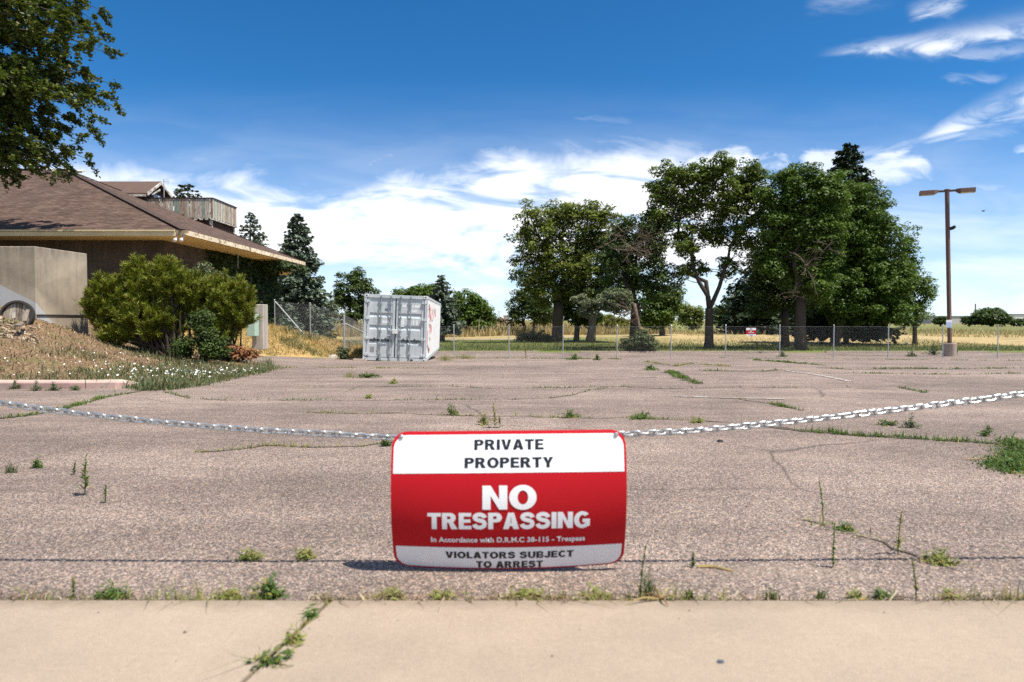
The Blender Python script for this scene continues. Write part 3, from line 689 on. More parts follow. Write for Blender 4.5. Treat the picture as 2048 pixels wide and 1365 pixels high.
# soffit, fascia and gutter
mb = MB(); z = EZ - 0.16
mb.poly([(PL[0], 24.06, z), (-11.5, 24.06, z), (-11.4, 37.3, z), (-15, 45.2, z), (-48, 45.2, z)])
mb.build('soffit', m_soffit, house)
mb = MB(); mb.bx(-48, -11.75, 23.95, 24.03, EZ - 0.20, EZ - 0.055); mb.build('fascia', m_cream, house)
mb = MB(); mb.bx(-48, -11.78, 23.90, 23.98, EZ - 0.045, EZ + 0.012); mb.build('gutter', m_cream, house)
mb = MB(); mb.bx(-11.74, -11.44, 23.955, 24.025, EZ - 0.16, EZ + 0.0); mb.build('fascia', plain('bare_board', (0.30, 0.22, 0.14), 0.9, var=0.5, scale=9), house)
mb = MB(); mb.bar((-11.42, 24.0, EZ - 0.08), (-11.32, 37.4, EZ - 0.07), 0.05, 0.17); mb.build('fascia', m_creamp, house)
mb = MB(); mb.bar((-11.32, 37.42, EZ - 0.08), (-15, 45.4, EZ - 0.08), 0.05, 0.17); mb.build('fascia', m_creamp, house)
# walls
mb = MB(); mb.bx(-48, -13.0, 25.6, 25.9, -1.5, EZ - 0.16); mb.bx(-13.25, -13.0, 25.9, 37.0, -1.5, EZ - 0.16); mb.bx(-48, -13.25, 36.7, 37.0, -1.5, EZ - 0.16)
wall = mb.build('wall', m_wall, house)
mb = MB()
for k in range(9):
    zz = 0.55 + k * 0.33
    mb.bx(-12.998, -12.985, 26.0, 36.9, zz, zz + 0.02)
mb.bx(-47, -13.2, 25.585, 25.6, 2.1, 2.13)
mb.build('board_mark', plain('form_line', (0.14, 0.11, 0.085), 0.95), wall)
mb = MB(); mb.bx(-30, -19.6, 25.55, 25.598, 0.2, 3.5); mb.build('window', plain('boarded_dark_window', (0.02, 0.018, 0.016), 0.5), wall)
mb = MB(); mb.bx(-11.62, -11.5, 24.1, 24.2, EZ - .2, EZ - .155); fl = mb.build('flood_light', m_white, house)
for s in (-1, 1):
    mb = MB(); c = Vector((-11.66 + .10 * s, 24.0, EZ - .30)); mb.tube([c + Vector((0, .1, .1)), c + Vector((0, .02, .02)), c + Vector((.01 * s, -.08, -.05)), c + Vector((.01 * s, -.10, -.065))], [.025, .035, .062, .058], 10); mb.build('lamp_head', m_white, fl, smooth=False)
mb = MB(); p = px(475, 490, 30.2); q = px(476, 536, 30.2); mb.tube([p, (p + q) / 2 + [.01, 0, 0], q], 0.012, 5); mb.build('hanging_cable', m_trimw, house)
# dormer
gx = -18.8; n_, f_, a_ = np.array([gx, 34.9, EYE + 5.63 + .0]), np.array([gx, 37.75, EYE + 5.66]), np.array([gx, 36.3, EYE + 6.55])
n_[2] = px(289, 389, 34.9)[2]; a_[2] = px(319, 367, 36.3)[2]; f_[2] = px(337, 402, 37.7)[2]
mb = MB(); bk = np.array([-5.0, 0, 0])
for lo in (n_, f_): mb.prism([a_ + [.25, 0, .03], lo + [.25, 0, 0], lo + bk, a_ + bk + [0, 0, .03]], (0, 0, .07))
dorm = mb.build('dormer', plain('dormer_shingle', (0.10, 0.062, 0.047), 0.9, var=0.35, scale=5), house)
mb = MB(); ins = 0.25
mb.prism([(gx, n_[1] + ins, n_[2] - 1.2), (gx, f_[1] - ins, f_[2] - 1.0), (gx, f_[1] - ins, f_[2] + .12), (gx, a_[1], a_[2] - .06), (gx, n_[1] + ins, n_[2] + .10)], (-4.5, 0, 0)); mb.build('gable_wall', m_siding, dorm)
mb = MB(); mb.bar(n_ + [.26, 0, 0], a_ + [.26, 0, 0.0], 0.05, 0.13); mb.bar(f_ + [.26, 0, 0], a_ + [.26, 0, 0.0], 0.05, 0.13); mb.bar(n_ + [.2, .55, .1], a_ + [.2, .0, -.35], .05, .08); mb.bar(n_ + [-5, -.02, -.06], n_ + [.2, -.02, -.06], .05, .10); mb.build('barge_board', m_trimw, dorm)
mb = MB(); mb.bx(gx + .0, gx + .05, 35.95, 36.65, a_[2] - 1.25, a_[2] - .62); mb.build('window', m_glass, dorm)
mb = MB(); mb.bx(gx + .005, gx + .04, 35.5, 35.9, a_[2] - 1.3, a_[2] - .95); mb.build('peeling_panel', m_trimw, dorm); mb = MB(); mb.bx(gx + .005, gx + .04, 36.75, 37.2, a_[2] - 1.35, a_[2] - .95); mb.build('peeling_panel', m_trimw, dorm)
# aerial
mb = MB(); p = px(328, 404, 36.2); q = px(328, 358, 36.2); mb.tube([p, q], .022, 6)
c = px(328, 364, 36.2); mb.tube([c + [-.08, 0, 0], c + [.28, 0, .0]], .012, 5)
for s, h in ((.10, .10), (.17, .17), (.25, .13), (-.04, .06)): mb.tube([c + [s, 0, -h], c + [s, 0, h]], .007, 4)
mb.build('aerial', m_galv, house)
# roof deck: plank box below, plank balustrade above
x1, y0, y1_, fz, tz = -15.45, 35.4, 38.45, px(430, 437, 35.4)[2], px(430, 397, 35.4)[2]
mb = MB(); mb.bx(-19.0, x1 - .12, y0 + .12, y1_ - .05, 3.2, fz - .10); box = mb.build('deck_box', m_siding, house)
mb = MB(); mb.bx(x1 - .20, x1 - .08, y0 + .08, y0 + .20, 3.6, fz - .1); mb.build('post', m_trimw, box); mb = MB(); mb.bx(x1 - .20, x1 - .08, y1_ - .14, y1_ - .02, 3.6, fz - .1); mb.build('post', m_trimw, box)
mb = MB(); mb.bar((x1 - .10, y0 + .1, 4.68), (x1 - .08, y1_, 4.70), .06, .05); mb.build('flashing', plain('pink_flashing', (0.55, 0.40, 0.36), 0.7), box)
mb = MB(); mb.bx(-19.0, x1, y0, y1_, fz - .10, fz - .02)
mb.mi = 1
for k in range(13): mb.bx(-19 + k * .29, -18.86 + k * .29, y0 - .06, y0 + .02, fz - .09, fz - .03)
for k in range(12): mb.bx(x1 - .02, x1 + .05, y0 + .05 + k * .26, y0 + .2 + k * .26, fz - .09, fz - .03)
mb.build('deck_floor', [m_darkwood, m_trimw], box)
mb = MB()
k = 0; xx = -19.0
while xx < x1 - .05:
    w = .10 + .035 * rng.random(); h0 = fz + (.02 if rng.random() < .7 else .25 * rng.random()); mb.bx(xx, xx + w, y0 - .03, y0, h0, tz - .03 + .02 * rng.random()); xx += w + .015 + .03 * rng.random() * (rng.random() < .4)
yy = y0
while yy < y1_ - .05:
    w = .11 + .04 * rng.random(); mb.bx(x1, x1 + .03, yy, yy + w, fz - .02 + .06 * rng.random(), tz - .02); yy += w + .006
mb.build('balustrade', m_boards, house)
mb = MB(); mb.bx(-19.0, x1 + .05, y0 - .06, y0 + .08, tz - .02, tz + .03); mb.bx(x1 - .06, x1 + .07, y0 + .08, y1_, tz - .02, tz + .03)
mb.bx(-19, x1 - .04, y0 + .002, y0 + .05, fz + .2, fz + .3); mb.bx(-19, x1 - .04, y0 + .002, y0 + .05, tz - .25, tz - .15); mb.build('handrail', m_darkwood, house)
# far-side rails of the deck
mb = MB()
for k in range(22): mb.bx(-18.9 + k * .155, -18.79 + k * .155, y1_ - .03, y1_, fz, tz - .03)
mb.build('balustrade', m_boards, house)

# concrete block at the left edge
pA = px(70, 493, 17.0); pB = px(172, 508, 18.9); TZ = pA[2]
blk = MB(); x0 = -24.0
foot = [(pA[0], pA[1]), (pB[0] + .03, pB[1]), (x0, pB[1]), (x0, pA[1])]
blk.prism([(a, b, -1.2) for a, b in foot], (0, 0, TZ + 1.2))
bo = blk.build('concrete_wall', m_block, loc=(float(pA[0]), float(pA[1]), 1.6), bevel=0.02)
tag(bo, 'massive weathered concrete block wall with a pale stained foot at the left edge', 'wall')
# its generated colour bands read z from 0.7 to 1.0 = the top edge
mb = MB(); zc = px(120, 631, 18.0)[2]; a = np.array([pA[0] + .012, pA[1], zc]); b = np.array([pB[0] + .042, pB[1], zc]); mb.bar(a, b, .03, .03)
mb.build('joint', m_black, bo)
# two loose concrete pillars
def pillar(name, X0, X1, Yt, d, depth, zb, label):
    a, b = px(X0, Yt, d), px(X1, Yt, d); m = MB(); m.bx(a[0], b[0], d, d + depth, zb, a[2]); return tag(m.build(name, m_pillar, loc=((a[0] + b[0]) / 2, d, zb), bevel=.02), label, 'pillar', 'short concrete pillars beside the building')
pillar('concrete_pillar', 261, 320, 527, 24.6, .35, -.2, 'pale concrete pillar top showing just above the pine bush')
pillar('concrete_pillar', 503, 526, 609, 24.9, .5, -.3, 'short pale concrete pillar standing right of the pine bush by the ivy')
a = px(496, 629, 24.6); mb = MB(); mb.bx(a[0], a[0] + .30, 24.45, 24.85, .2, a[2]); ub = mb.build('utility_box', m_green_box, loc=(float(a[0]) + .15, 24.65, .2), bevel=.015)
tag(ub, 'pale green utility box half hidden behind the pine bush', 'utility box'); mb = MB(); mb.bx(a[0] + .05, a[0] + .30, 24.435, 24.45, a[2] - .02, a[2] + .05); mb.bx(a[0] + .16, a[0] + .24, 24.435, 24.448, a[2] - .20, a[2] - .13); mb.build('latch', m_black, ub)

# half-buried barrel on the bank
c = px(34, 628, 16.35); c[2] -= .06
bar = empty('wooden_barrel', tuple(c), 'half buried old wooden barrel with a dark hoop by the concrete wall', 'barrel')
rot = Euler((R(-12), 0, R(8))).to_matrix(); r = .33
def bp(x, y, z): return Vector(c) + rot @ Vector((x, y, z))
mb = MB()
for k in range(9):
    a0 = -r + k * 2 * r / 9; a1 = a0 + 2 * r / 9 - .008; h = lambda a: math.sqrt(max(0, (r * .99) ** 2 - a * a))
    mb.add([bp(a0, 0, -h(a0)), bp(a1, 0, -h(a1)), bp(a1, 0, h(a1)), bp(a0, 0, h(a0)), bp(a0, .03, -h(a0)), bp(a1, .03, -h(a1)), bp(a1, .03, h(a1)), bp(a0, .03, h(a0))], [(0, 1, 2, 3), (7, 6, 5, 4), (0, 4, 5, 1), (1, 5, 6, 2), (2, 6, 7, 3), (3, 7, 4, 0)])
mb.build('barrel_head', m_oldwood, bar)
mb = MB(); n = 36; vs = []; fs = []
for i in range(n):
    w = 2 * math.pi * i / n
    for rr, yy in ((r, -.06), (r + .05, -.06), (r + .05, .06), (r, .06)): vs.append(bp(math.cos(w) * rr, yy, math.sin(w) * rr))
for i in range(n):
    for j in range(4): fs.append((4 * i + j, 4 * i + (j + 1) % 4, 4 * ((i + 1) % n) + (j + 1) % 4, 4 * ((i + 1) % n) + j))
mb.add(vs, fs); mb.build('stave_ring', plain('black_wet_wood', (0.03, 0.026, 0.022), 0.8, var=.4), bar)
mb = MB(); mb.box(bp(-.06, -.025, .02), (.07, .03, .14), rot); mb.build('patch', m_pillar, bar)
p0, p1 = px(56, 621, 15.75), px(50, 644, 15.3); mb = MB(); mb.bar(p0, p1, .07, .05); tag(mb.build('plank', m_oldwood, loc=tuple(p1), bevel=.005), 'short grey plank leaning against the half buried barrel', 'plank')
p0, p1 = px(36, 652, 15.0), px(46, 645, 15.4); mb = MB(); mb.bar(p0, p1, .12, .04); tag(mb.build('plank', m_oldwood, loc=tuple(p1), bevel=.005), 'broken grey board lying flat on the bank below the barrel', 'plank')
# stake at the flower bed
p = px(85, 762, 11.6); p[2] = float(GB(p[0], p[1])); mb = MB(); mb.tube([p - [0, 0, .05], p + [.005, 0, .21]], .013, 6); tag(mb.build('stake', m_barkg, loc=tuple(p)), 'small grey stake sticking out of the bank behind the kerb', 'stake')

# ================================================================== CONTAINER
c0 = px(788.5, 723.5, 26.55)
box = empty('shipping_container', tuple(c0), 'light grey shipping container with closed ribbed doors and red graffiti on its side', 'container', rot=(0, R(2.1), R(3.6)))
Wc, Lc, Hc = 2.44, 12.19, 2.59
def cb(name, mb, mats, parent=box, **k): return mb.build(name, mats, parent, local=True, **k)
mb = MB(); w = Wc / 2
for s in (-1, 1):
    mb.bx(s * w, s * (w - .10), 0, .12, 0.11, Hc - .11); mb.bx(s * w, s * (w - .12), Lc - .12, Lc, 0.11, Hc - .11)
    mb.bx(s * (w - .002), s * (w - .07), .12, Lc - .12, Hc - .10, Hc - .004); mb.bx(s * (w - .002), s * (w - .07), .12, Lc - .12, .02, .16)
mb.bx(-w + .18, w - .18, 0.01, .12, Hc - .13, Hc - .003); mb.bx(-w + .18, w - .18, 0.015, .12, .02, .14)
mb.bx(-w + .18, w - .18, Lc - .12, Lc - .01, Hc - .12, Hc - .004); mb.bx(-w + .18, w - .18, Lc - .12, Lc - .01, .02, .16)
frame = cb('frame', mb, m_cont)
for s in (-.62, .62): mb = MB(); mb.bx(s - .09, s + .09, 0.009, .02, .035, .105); cb('fork_pocket', mb, m_black, frame)
for sx in (-1, 1):
    for y in (-.008, Lc - .15):
        for z in (0, Hc - .118):
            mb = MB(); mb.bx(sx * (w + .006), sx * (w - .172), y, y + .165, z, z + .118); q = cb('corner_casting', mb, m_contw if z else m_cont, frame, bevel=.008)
            mb = MB(); 
            if y < 0: mb.bx(sx * (w - .06), sx * (w - .115), y - .002, y + .004, z + .03, z + .09); cb('slot', mb, m_black, q)
mb = MB()
for k in range(36):
    y = .15 + k * .33; mb.add([(-w + .03, y, Hc - .03), (w - .03, y, Hc - .03), (w - .03, y + .2, Hc - .03), (-w + .03, y + .2, Hc - .03), (-w + .03, y + .33, Hc - .012), (w - .03, y + .33, Hc - .012)], [(0, 1, 2, 3), (3, 2, 5, 4)])
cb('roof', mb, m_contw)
mb = MB(); mb.bx(-w + .02, w - .02, .13, Lc - .02, .14, .17); cb('floor', mb, m_darkwood)
mb = MB(); mb.bx(-w + .05, w - .05, Lc - .06, Lc - .03, .16, Hc - .12); cb('end_panel', mb, m_cont)
for s in (-1, 1):
    mb = MB(); pr = []; y = .12
    while y < Lc - .15:
        for dy, o in ((0, .0), (.072, .0), (.14, .036), (.21, .036)): pr.append((s * (w - .012 - o), y + dy))
        y += .278
    pr.append((s * (w - .012), Lc - .12))
    n = len(pr); mb.add([(a, b, .16) for a, b in pr] + [(a, b, Hc - .10) for a, b in pr], [(i, i + 1, n + i + 1, n + i) for i in range(n - 1)])
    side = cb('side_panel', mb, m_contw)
    if s > 0:
        mb = MB(); gx = w + .004
        strokes = [[(0.8, 2.25), (1.1, 2.0), (.9, 1.8)], [(1.0, 2.3), (1.5, 2.15), (1.9, 1.75)], [(2.0, 2.2), (1.7, 1.9), (2.1, 1.6), (2.6, 1.9)], [(3.2, 2.15), (3.6, 1.9), (3.3, 1.7), (3.9, 1.6)], [(4.6, 2.2), (5.2, 2.0), (4.8, 1.75)], [(5.9, 2.2), (6.4, 1.8)],
                   [(1.4, 1.5), (2.2, 1.35), (1.8, 1.1)], [(2.6, 1.5), (2.9, 1.1), (3.4, 1.4)], [(2.0, .95), (2.5, .8)], [(1.0, .62), (1.4, .5), (1.9, .42), (2.3, .40), (2.6, .46)], [(1.1, .55), (1.7, .36), (2.4, .35)], [(0.5, 1.25), (.45, .7), (.9, .55)]]
        for st in strokes:
            mb = MB(); mb.tube([(gx, a, b) for a, b in st], [.011] * len(st), 5); cb('graffiti', mb, m_graf, side)
# doors
def door(x0, x1):
    m = MB(); top, bot = Hc - .135, .16; yb = .045
    prof = [(yb, bot), (yb, .60)]
    for z in (.66, 1.22, 1.70): prof += [(yb, z), (yb + .045, z + .12), (yb + .045, z + .165), (yb, z + .185)]
    prof += [(yb, top)]; n = len(prof)
    pa, pb = x0 + .10, x1 - .10
    m.add([(pa, a, b) for a, b in prof] + [(pb, a, b) for a, b in prof], [(i, i + 1, n + i + 1, n + i) for i in range(n - 1)])
    for q0, q1 in ((x0, pa), (pb, x1)): m.bx(q0, q1, .035, .09, bot, top)
    m.bx(pa, pb, .036, .09, top - .06, top); m.bx(pa, pb, .036, .09, bot, bot + .06)
    for q in (pa, pb): m.add([(q, a, b) for a, b in prof] + [(q, .09, bot), (q, .09, top)], [])
    return m
for s in (-1, 1):
    x0, x1 = (-1.10, -.022) if s < 0 else (.022, 1.10)
    d = cb('door', door(x0, x1), m_cont)
    mb = MB(); mb.bx(x0 - .012, x0, .03, .08, .15, Hc - .125); mb.bx(x1, x1 + .012, .03, .08, .15, Hc - .125); mb.bx(x0, x1, .03, .08, Hc - .135, Hc - .122); mb.bx(x0, x1, .03, .08, .142, .158); cb('gasket', mb, m_gask, d)
    ins = [x0 + .30, x1 - .17] if s > 0 else [x0 + .52, x1 - .14]
    ins = [x0 + .17, x0 + .55] if s > 0 else [x1 - .55, x1 - .17]
    for q in ins:
        mb = MB(); mb.tube([(q, -.012, .03), (q, -.012, Hc - .03)], .020, 10)
        for z in (.25, .62, 1.15, 1.68, 2.2): mb.bx(q - .045, q + .045, -.02, .036, z, z + .045)
        for z in (.05, Hc - .09): mb.bx(q - .035, q + .035, -.035, .012, z - .03, z + .04)
        cb('lock_rod', mb, m_rod, d)
    hx = x0 if s < 0 else x1
    for z in (.22, .85, 1.62, 2.28):
        mb = MB(); mb.bx(hx - .10, hx + .10, -.01, .036, z, z + .07); mb.tube([(hx + .02 * s, -.005, z - .02), (hx + .02 * s, -.005, z + .09)], .022, 8); cb('hinge', mb, m_cont, d)
    mb = MB(); hy = 1.02; q = ins[0] if s > 0 else ins[1]; mb.bar((q, -.04, hy), (q + .32 * (1 if s > 0 else -1), -.04, hy), .025, .03); cb('handle', mb, m_cont, d)
    # faded painted-out lettering and the paper stickers
    mb = MB()
    if s > 0:
        for (a, b, cc, e) in ((.22, 2.12, .40, 2.22), (.55, 2.12, .68, 2.22), (.72, 2.12, .93, 2.22), (.60, 1.93, .82, 2.03), (.17, 1.44, .34, 1.70), (.46, 1.45, .60, 1.62), (.66, 1.45, .72, 1.62), (.78, 1.45, .86, 1.62), (.18, 1.36, .34, 1.42)):
            mb.bx(a, cc, .0415, .0435, b, e)
    else: mb.bx(-.52, -.22, .0415, .0435, 1.47, 1.58)
    cb('faded_lettering', mb, m_white, d)
    if s < 0:
        mb = MB(); n = 20; cx, cz = -.37, 2.02
        mb.add([(cx + rr * math.cos(2 * math.pi * i / n), .042, cz + rr * math.sin(2 * math.pi * i / n)) for rr in (.065, .05) for i in range(n)], [(i, (i + 1) % n, n + (i + 1) % n, n + i) for i in range(n)])
        mb.bx(cx - .04, cx + .04, .041, .043, cz - .014, cz + .014); mb.bx(cx - .014, cx + .014, .0405, .0425, cz - .04, cz + .0)
        cb('round_emblem', mb, plain('emblem_blue', (.05, .08, .16), .6), d)
        mb = MB(); mb.bx(-.96, -.80, .0415, .0440, .34, .55); cb('sticker', mb, plain('grey_sticker', (.25, .25, .25), .6, var=.3, scale=40), d)
    # torn dark strip along the lower rib
    mb = MB(); n = 26
    for k in range(2):
        a0 = x0 + .115 + k * .44; up = []; dn = []
        for i in range(n):
            t = i / (n - 1); xq = a0 + t * .40
            up.append((xq, .0405, .845 + .020 * math.sin(t * 3.1) + .012 * math.sin(t * 17 + k) + (.03 if .35 < t < .55 else 0))); dn.append((xq, .0405, .775 - .012 * math.sin(t * 9 + 2 * k + s) - (.03 if (i * 7 + k * 3) % 5 == 0 else 0)))
        m = len(mb.v); mb.add(up + dn, [(i, i + 1, n + i + 1, n + i) for i in range(n - 1)])
    cb('torn_strip', mb, m_gask, d)
mb = MB(); mb.bx(-.11, .09, -.085, .03, 1.08, 1.25); cb('lock_box', mb, m_contw, bevel=.01)
mb = MB(); mb.bx(-.022, .022, .05, .09, .15, Hc - .13); cb('gasket', mb, m_gask)
# levelling blocks under the corners
for (X, Y, sz, lab) in ((722, 724, .3, 'flat pale concrete pad under the left front corner of the container'), (866, 713, .3, 'pale concrete pad under the far right corner of the container')):
    p = px(X, Y, 26.5 if X < 800 else 38); g = float(G(p[0], p[1])); mb = MB(); mb.bx(p[0] - sz, p[0] + sz * .7, p[1] - .1, p[1] + .4, g - .05, g + .07); tag(mb.build('concrete_pad', m_kerb, loc=(float(p[0]), float(p[1]), g), bevel=.01), lab, 'concrete pad', 'pads under the container')

# ================================================================== FENCES
def wires(a, b, h, pitch=0.075, r=0.0014, za=None):
    """chain-link weave between two ground points as two families of straight slanted wires"""
    a, b = np.array(a, float), np.array(b, float); L = math.hypot(*(b - a)[:2]); ux = (b - a) / L; V = []; Q = []
    nrm = np.array([-ux[1], ux[0], 0]) / math.hypot(ux[0], ux[1])
    tri = [(math.cos(t), math.sin(t)) for t in (0.5, 2.6, 4.7)]
    for fam in (1, -1):
        for s in np.arange(-h, L, pitch):
            s0, s1 = max(s, 0), min(s + h, L)
            if s1 - s0 < .02: continue
            t0, t1 = s0 - s, s1 - s
            if fam < 0: t0, t1 = h - t0, h - t1
            p = a + ux * s0 + [0, 0, t0 + .04]; q = a + ux * s1 + [0, 0, t1 + .04]
            d = (q - p) / np.linalg.norm(q - p); e = np.cross(d, nrm); k = len(V)
            for c in (p, q):
                for ca, sa in tri: V.append(c + nrm * (fam * r + r * ca) + e * r * sa)
            Q += [(k, k + 1, k + 4, k + 3), (k + 1, k + 2, k + 5, k + 4), (k + 2, k, k + 3, k + 5)]
    return V, Q
def fence(posts, label, braces=(), H=1.80, group='chain-link fences', thick=()):
    f = empty('chain_link_fence', tuple(posts[0]), label, 'fence', group)
    V, Q = [], []
    for a, b in zip(posts[:-1], posts[1:]):
        v, q = wires(a, b, H - .06); k = len(V); V += v; Q += [tuple(i + k for i in t) for t in q]
    npmesh('wire_mesh', V, Q, m_wire, f)
    mb = MB()
    for a, b in zip(posts[:-1], posts[1:]):
        mb.tube([np.array(a) + [0, .03, H - .03], np.array(b) + [0, .03, H - .03]], .0035, 4)
    mb.build('tension_wire', m_galv, f); mb = MB()
    for a, b in zip(posts[:-1], posts[1:]): mb.tube([np.array(a) + [0, .03, .06], np.array(b) + [0, .03, .06]], .0035, 4)
    mb.build('tension_wire', m_galv, f)
    for i, p in enumerate(posts):
        r = .045 if i in thick else .027; p = np.array(p, float); mb = MB(); mb.tube([p - [0, 0, .2], p + [0, 0, H + .02], p + [0, 0, H + .05], p + [0, 0, H + .075]], [r, r, r * 1.25, r * .5], 10); mb.build('post', m_galv, f, smooth=False)
    for a, b in braces:
        mb = MB(); mb.tube([a, b], .032, 8); mb.build('brace', plain('brace_pipe', (0.70, 0.72, 0.74), 0.35, .3), f)
    return f
FD = 38.5
xs_ = [908, 1018, 1126, 1234, 1342, 1451, 1559, 1667, 1776, 1885, 1995, 2104, 2212]
pr = []
for X in xs_:
    p = px(X, 717, FD); p[2] = float(G(p[0], p[1])); pr.append(p)
pr = [np.array([-6.2, 39.4, float(G(-6.2, 39.4))])] + pr
for p in pr[:1]: pass
fence(pr, 'long galvanised chain-link fence crossing the lot in front of the big trees')
def fpost(X, Yt, d): 
    p = px(X, Yt, d); p[2] -= 1.84; return p
q0, q1, q2 = fpost(549, 600, 34.2), fpost(620, 607, 31.0), fpost(688, 627, 28.0)
q3 = np.array([-7.9, 36.0, -1.2]); q4 = np.array([-8.0, 39.8, -1.3])
fence([q0, q1, q2, q3, q4], 'short chain-link fence with slanted white brace pipes between container and ivy wall', thick=(2,),
      braces=[(px(551, 604, 34.1), px(613, 675, 31.2)), (px(691, 648, 28.1), px(731, 668, 31.5)), (px(686, 648, 28.1), px(664, 660, 29.2))])

# red and white notice on the fence, with its own lettering (built below)
def text_mesh(body, offset=0.0, space=1.0):
    cu = bpy.data.curves.new('t', 'FONT'); cu.body = body; cu.align_x = 'CENTER'; cu.size = 1.0; cu.offset = offset; cu.resolution_u = 4; cu.space_character = space
    ob = bpy.data.objects.new('t', cu); COL.objects.link(ob); bpy.context.view_layer.update()
    me = bpy.data.meshes.new_from_object(ob.evaluated_get(bpy.context.evaluated_depsgraph_get())); bpy.data.objects.remove(ob); bpy.data.curves.remove(cu)
    bm = bmesh.new(); bm.from_mesh(me); bpy.data.meshes.remove(me); return bm
def glyph(ch, w=0.24, h=0.19):
    """outlines of one heavy capital, cap height 1; first loop outer, the rest holes"""
    def arc(cx, cy, rx, ry, a0, a1, n=14): return [(cx + rx * math.cos(R(a0 + (a1 - a0) * i / n)), cy + ry * math.sin(R(a0 + (a1 - a0) * i / n))) for i in range(n + 1)]
    def stroke(pts, tw):
        L_, R_ = [], []; n = len(pts)
        for i, p in enumerate(pts):
            a, b = pts[max(i - 1, 0)], pts[min(i + 1, n - 1)]; dx, dy = b[0] - a[0], b[1] - a[1]; l = math.hypot(dx, dy); nx, ny = -dy / l, dx / l
            k = math.hypot(nx * w, ny * h) / 2 if tw is None else tw / 2
            L_.append((p[0] + nx * k, p[1] + ny * k)); R_.append((p[0] - nx * k, p[1] - ny * k))
        return L_ + R_[::-1]
    if ch == 'I': return [[(0, 0), (w, 0), (w, 1), (0, 1)]], w
    if ch == 'L': return [[(0, 0), (.62, 0), (.62, h), (w, h), (w, 1), (0, 1)]], .62
    if ch == 'T': return [[(.36 - w / 2, 0), (.36 + w / 2, 0), (.36 + w / 2, 1 - h), (.72, 1 - h), (.72, 1), (0, 1), (0, 1 - h), (.36 - w / 2, 1 - h)]], .72
    if ch == 'E': return [[(0, 0), (.68, 0), (.68, h), (w, h), (w, .5 - h * .42), (.63, .5 - h * .42), (.63, .5 + h * .5), (w, .5 + h * .5), (w, 1 - h), (.67, 1 - h), (.67, 1), (0, 1)]], .68
    if ch == 'V': return [[(.41 - w * .56, 0), (.41 + w * .56, 0), (.82, 1), (.82 - w * 1.08, 1), (.41, .30), (w * 1.08, 1), (0, 1)]], .82
    if ch == 'Y': return [[(.41 - w / 2, 0), (.41 + w / 2, 0), (.41 + w / 2, .40), (.82, 1), (.82 - w * 1.15, 1), (.41, .62), (w * 1.15, 1), (0, 1), (.41 - w / 2, .40)]], .82
    if ch == 'A':
        f = lambda y: .43 * y; return [[(0, 0), (w * 1.08, 0), (w * 1.08 + .075, .19), (.86 - w * 1.08 - .075, .19), (.86 - w * 1.08, 0), (.86, 0), (.43 + w * .58, 1), (.43 - w * .58, 1)], [(w * 1.08 + .11, .19 + h * .9), (.86 - w * 1.08 - .11, .19 + h * .9), (.43, .80)]], .86
    if ch == 'N': return [[(0, 0), (w, 0), (w, .58), (.82 - w, 0), (.82, 0), (.82, 1), (.82 - w, 1), (.82 - w, .42), (w, 1), (0, 1)]], .82
    if ch == 'O': return [arc(.45, .5, .45, .52, 0, 360, 40)[:-1], arc(.45, .5, .45 - w * 1.02, .52 - h * 1.05, 0, 360, 32)[:-1]], .90
    if ch in 'PRB':
        W_ = .74; t = .42 if ch != 'B' else .46; r = (1 - t) / 2
        bowl = arc(W_ - r, 1 - r, r, r, 90, -90, 14); hole = [(w, t + h * .95)] + arc(W_ - r - .02, 1 - r, max(.03, r - w * .98), r - h * .95, -90, 90, 10) + [(w, 1 - h * .95)]
        if ch == 'P': return [[(0, 0), (w, 0), (w, t)] + bowl[::-1] + [(0, 1)], hole], W_
        if ch == 'R': return [[(0, 0), (w, 0), (w, t - .02), (.36, t - .02), (.80 - w * 1.15, 0), (.84, 0), (.60, .43)] + bowl[::-1][3:] + [(0, 1)], hole], .84
        r2 = (t + .06) / 2; b2 = arc(.78 - r2, r2, r2, r2, -90, 74, 14)
        return [[(0, 0)] + b2 + bowl[::-1][4:] + [(0, 1)], [(w, t + h * .55)] + arc(W_ - r - .02, t + h * .55 + (1 - h * .95 - t - h * .55) / 2, .09, (1 - h * .95 - t - h * .55) / 2, -90, 90, 8) + [(w, 1 - h * .95)], [(w, h * .95)] + arc(.52, h * .95 + (t - h * .45 - h * .95) / 2, .09, (t - h * .45 - h * .95) / 2, -90, 90, 8) + [(w, t - h * .45)]], .78
    if ch == 'D': return [[(0, 0)] + arc(.36, .5, .46, .5, -90, 90, 20) + [(0, 1)], [(w, h)] + arc(.36, .5, .46 - w, .5 - h, -90, 90, 16) + [(w, 1 - h)]], .82
    if ch == 'U': return [[(0, 1)] + arc(.40, .38, .40, .40, 180, 360, 18) + [(.80, 1), (.80 - w, 1)] + arc(.40, .38, .40 - w, .40 - h, 360, 180, 14) + [(w, 1)]], .80
    if ch == 'J': return [[(0, .30)] + arc(.31, .29, .31, .31, 180, 360, 16) + [(.62, 1), (.62 - w, 1)] + arc(.31, .29, .31 - w, .31 - h, 360, 186, 12) + [(w * .95, .33)]], .62
    if ch == 'C': return [arc(.44, .5, .44, .52, 40, 322, 34) + arc(.44, .5, .44 - w, .52 - h * 1.05, 318, 44, 28)], .82
    if ch == 'G': return [arc(.45, .5, .45, .52, 42, 300, 34) + [(.86, .14), (.86, .56), (.46, .56), (.46, .56 - h), (.86 - w, .56 - h), (.86 - w, .26)] + arc(.45, .5, .45 - w, .52 - h * 1.05, 305, 46, 28)], .88
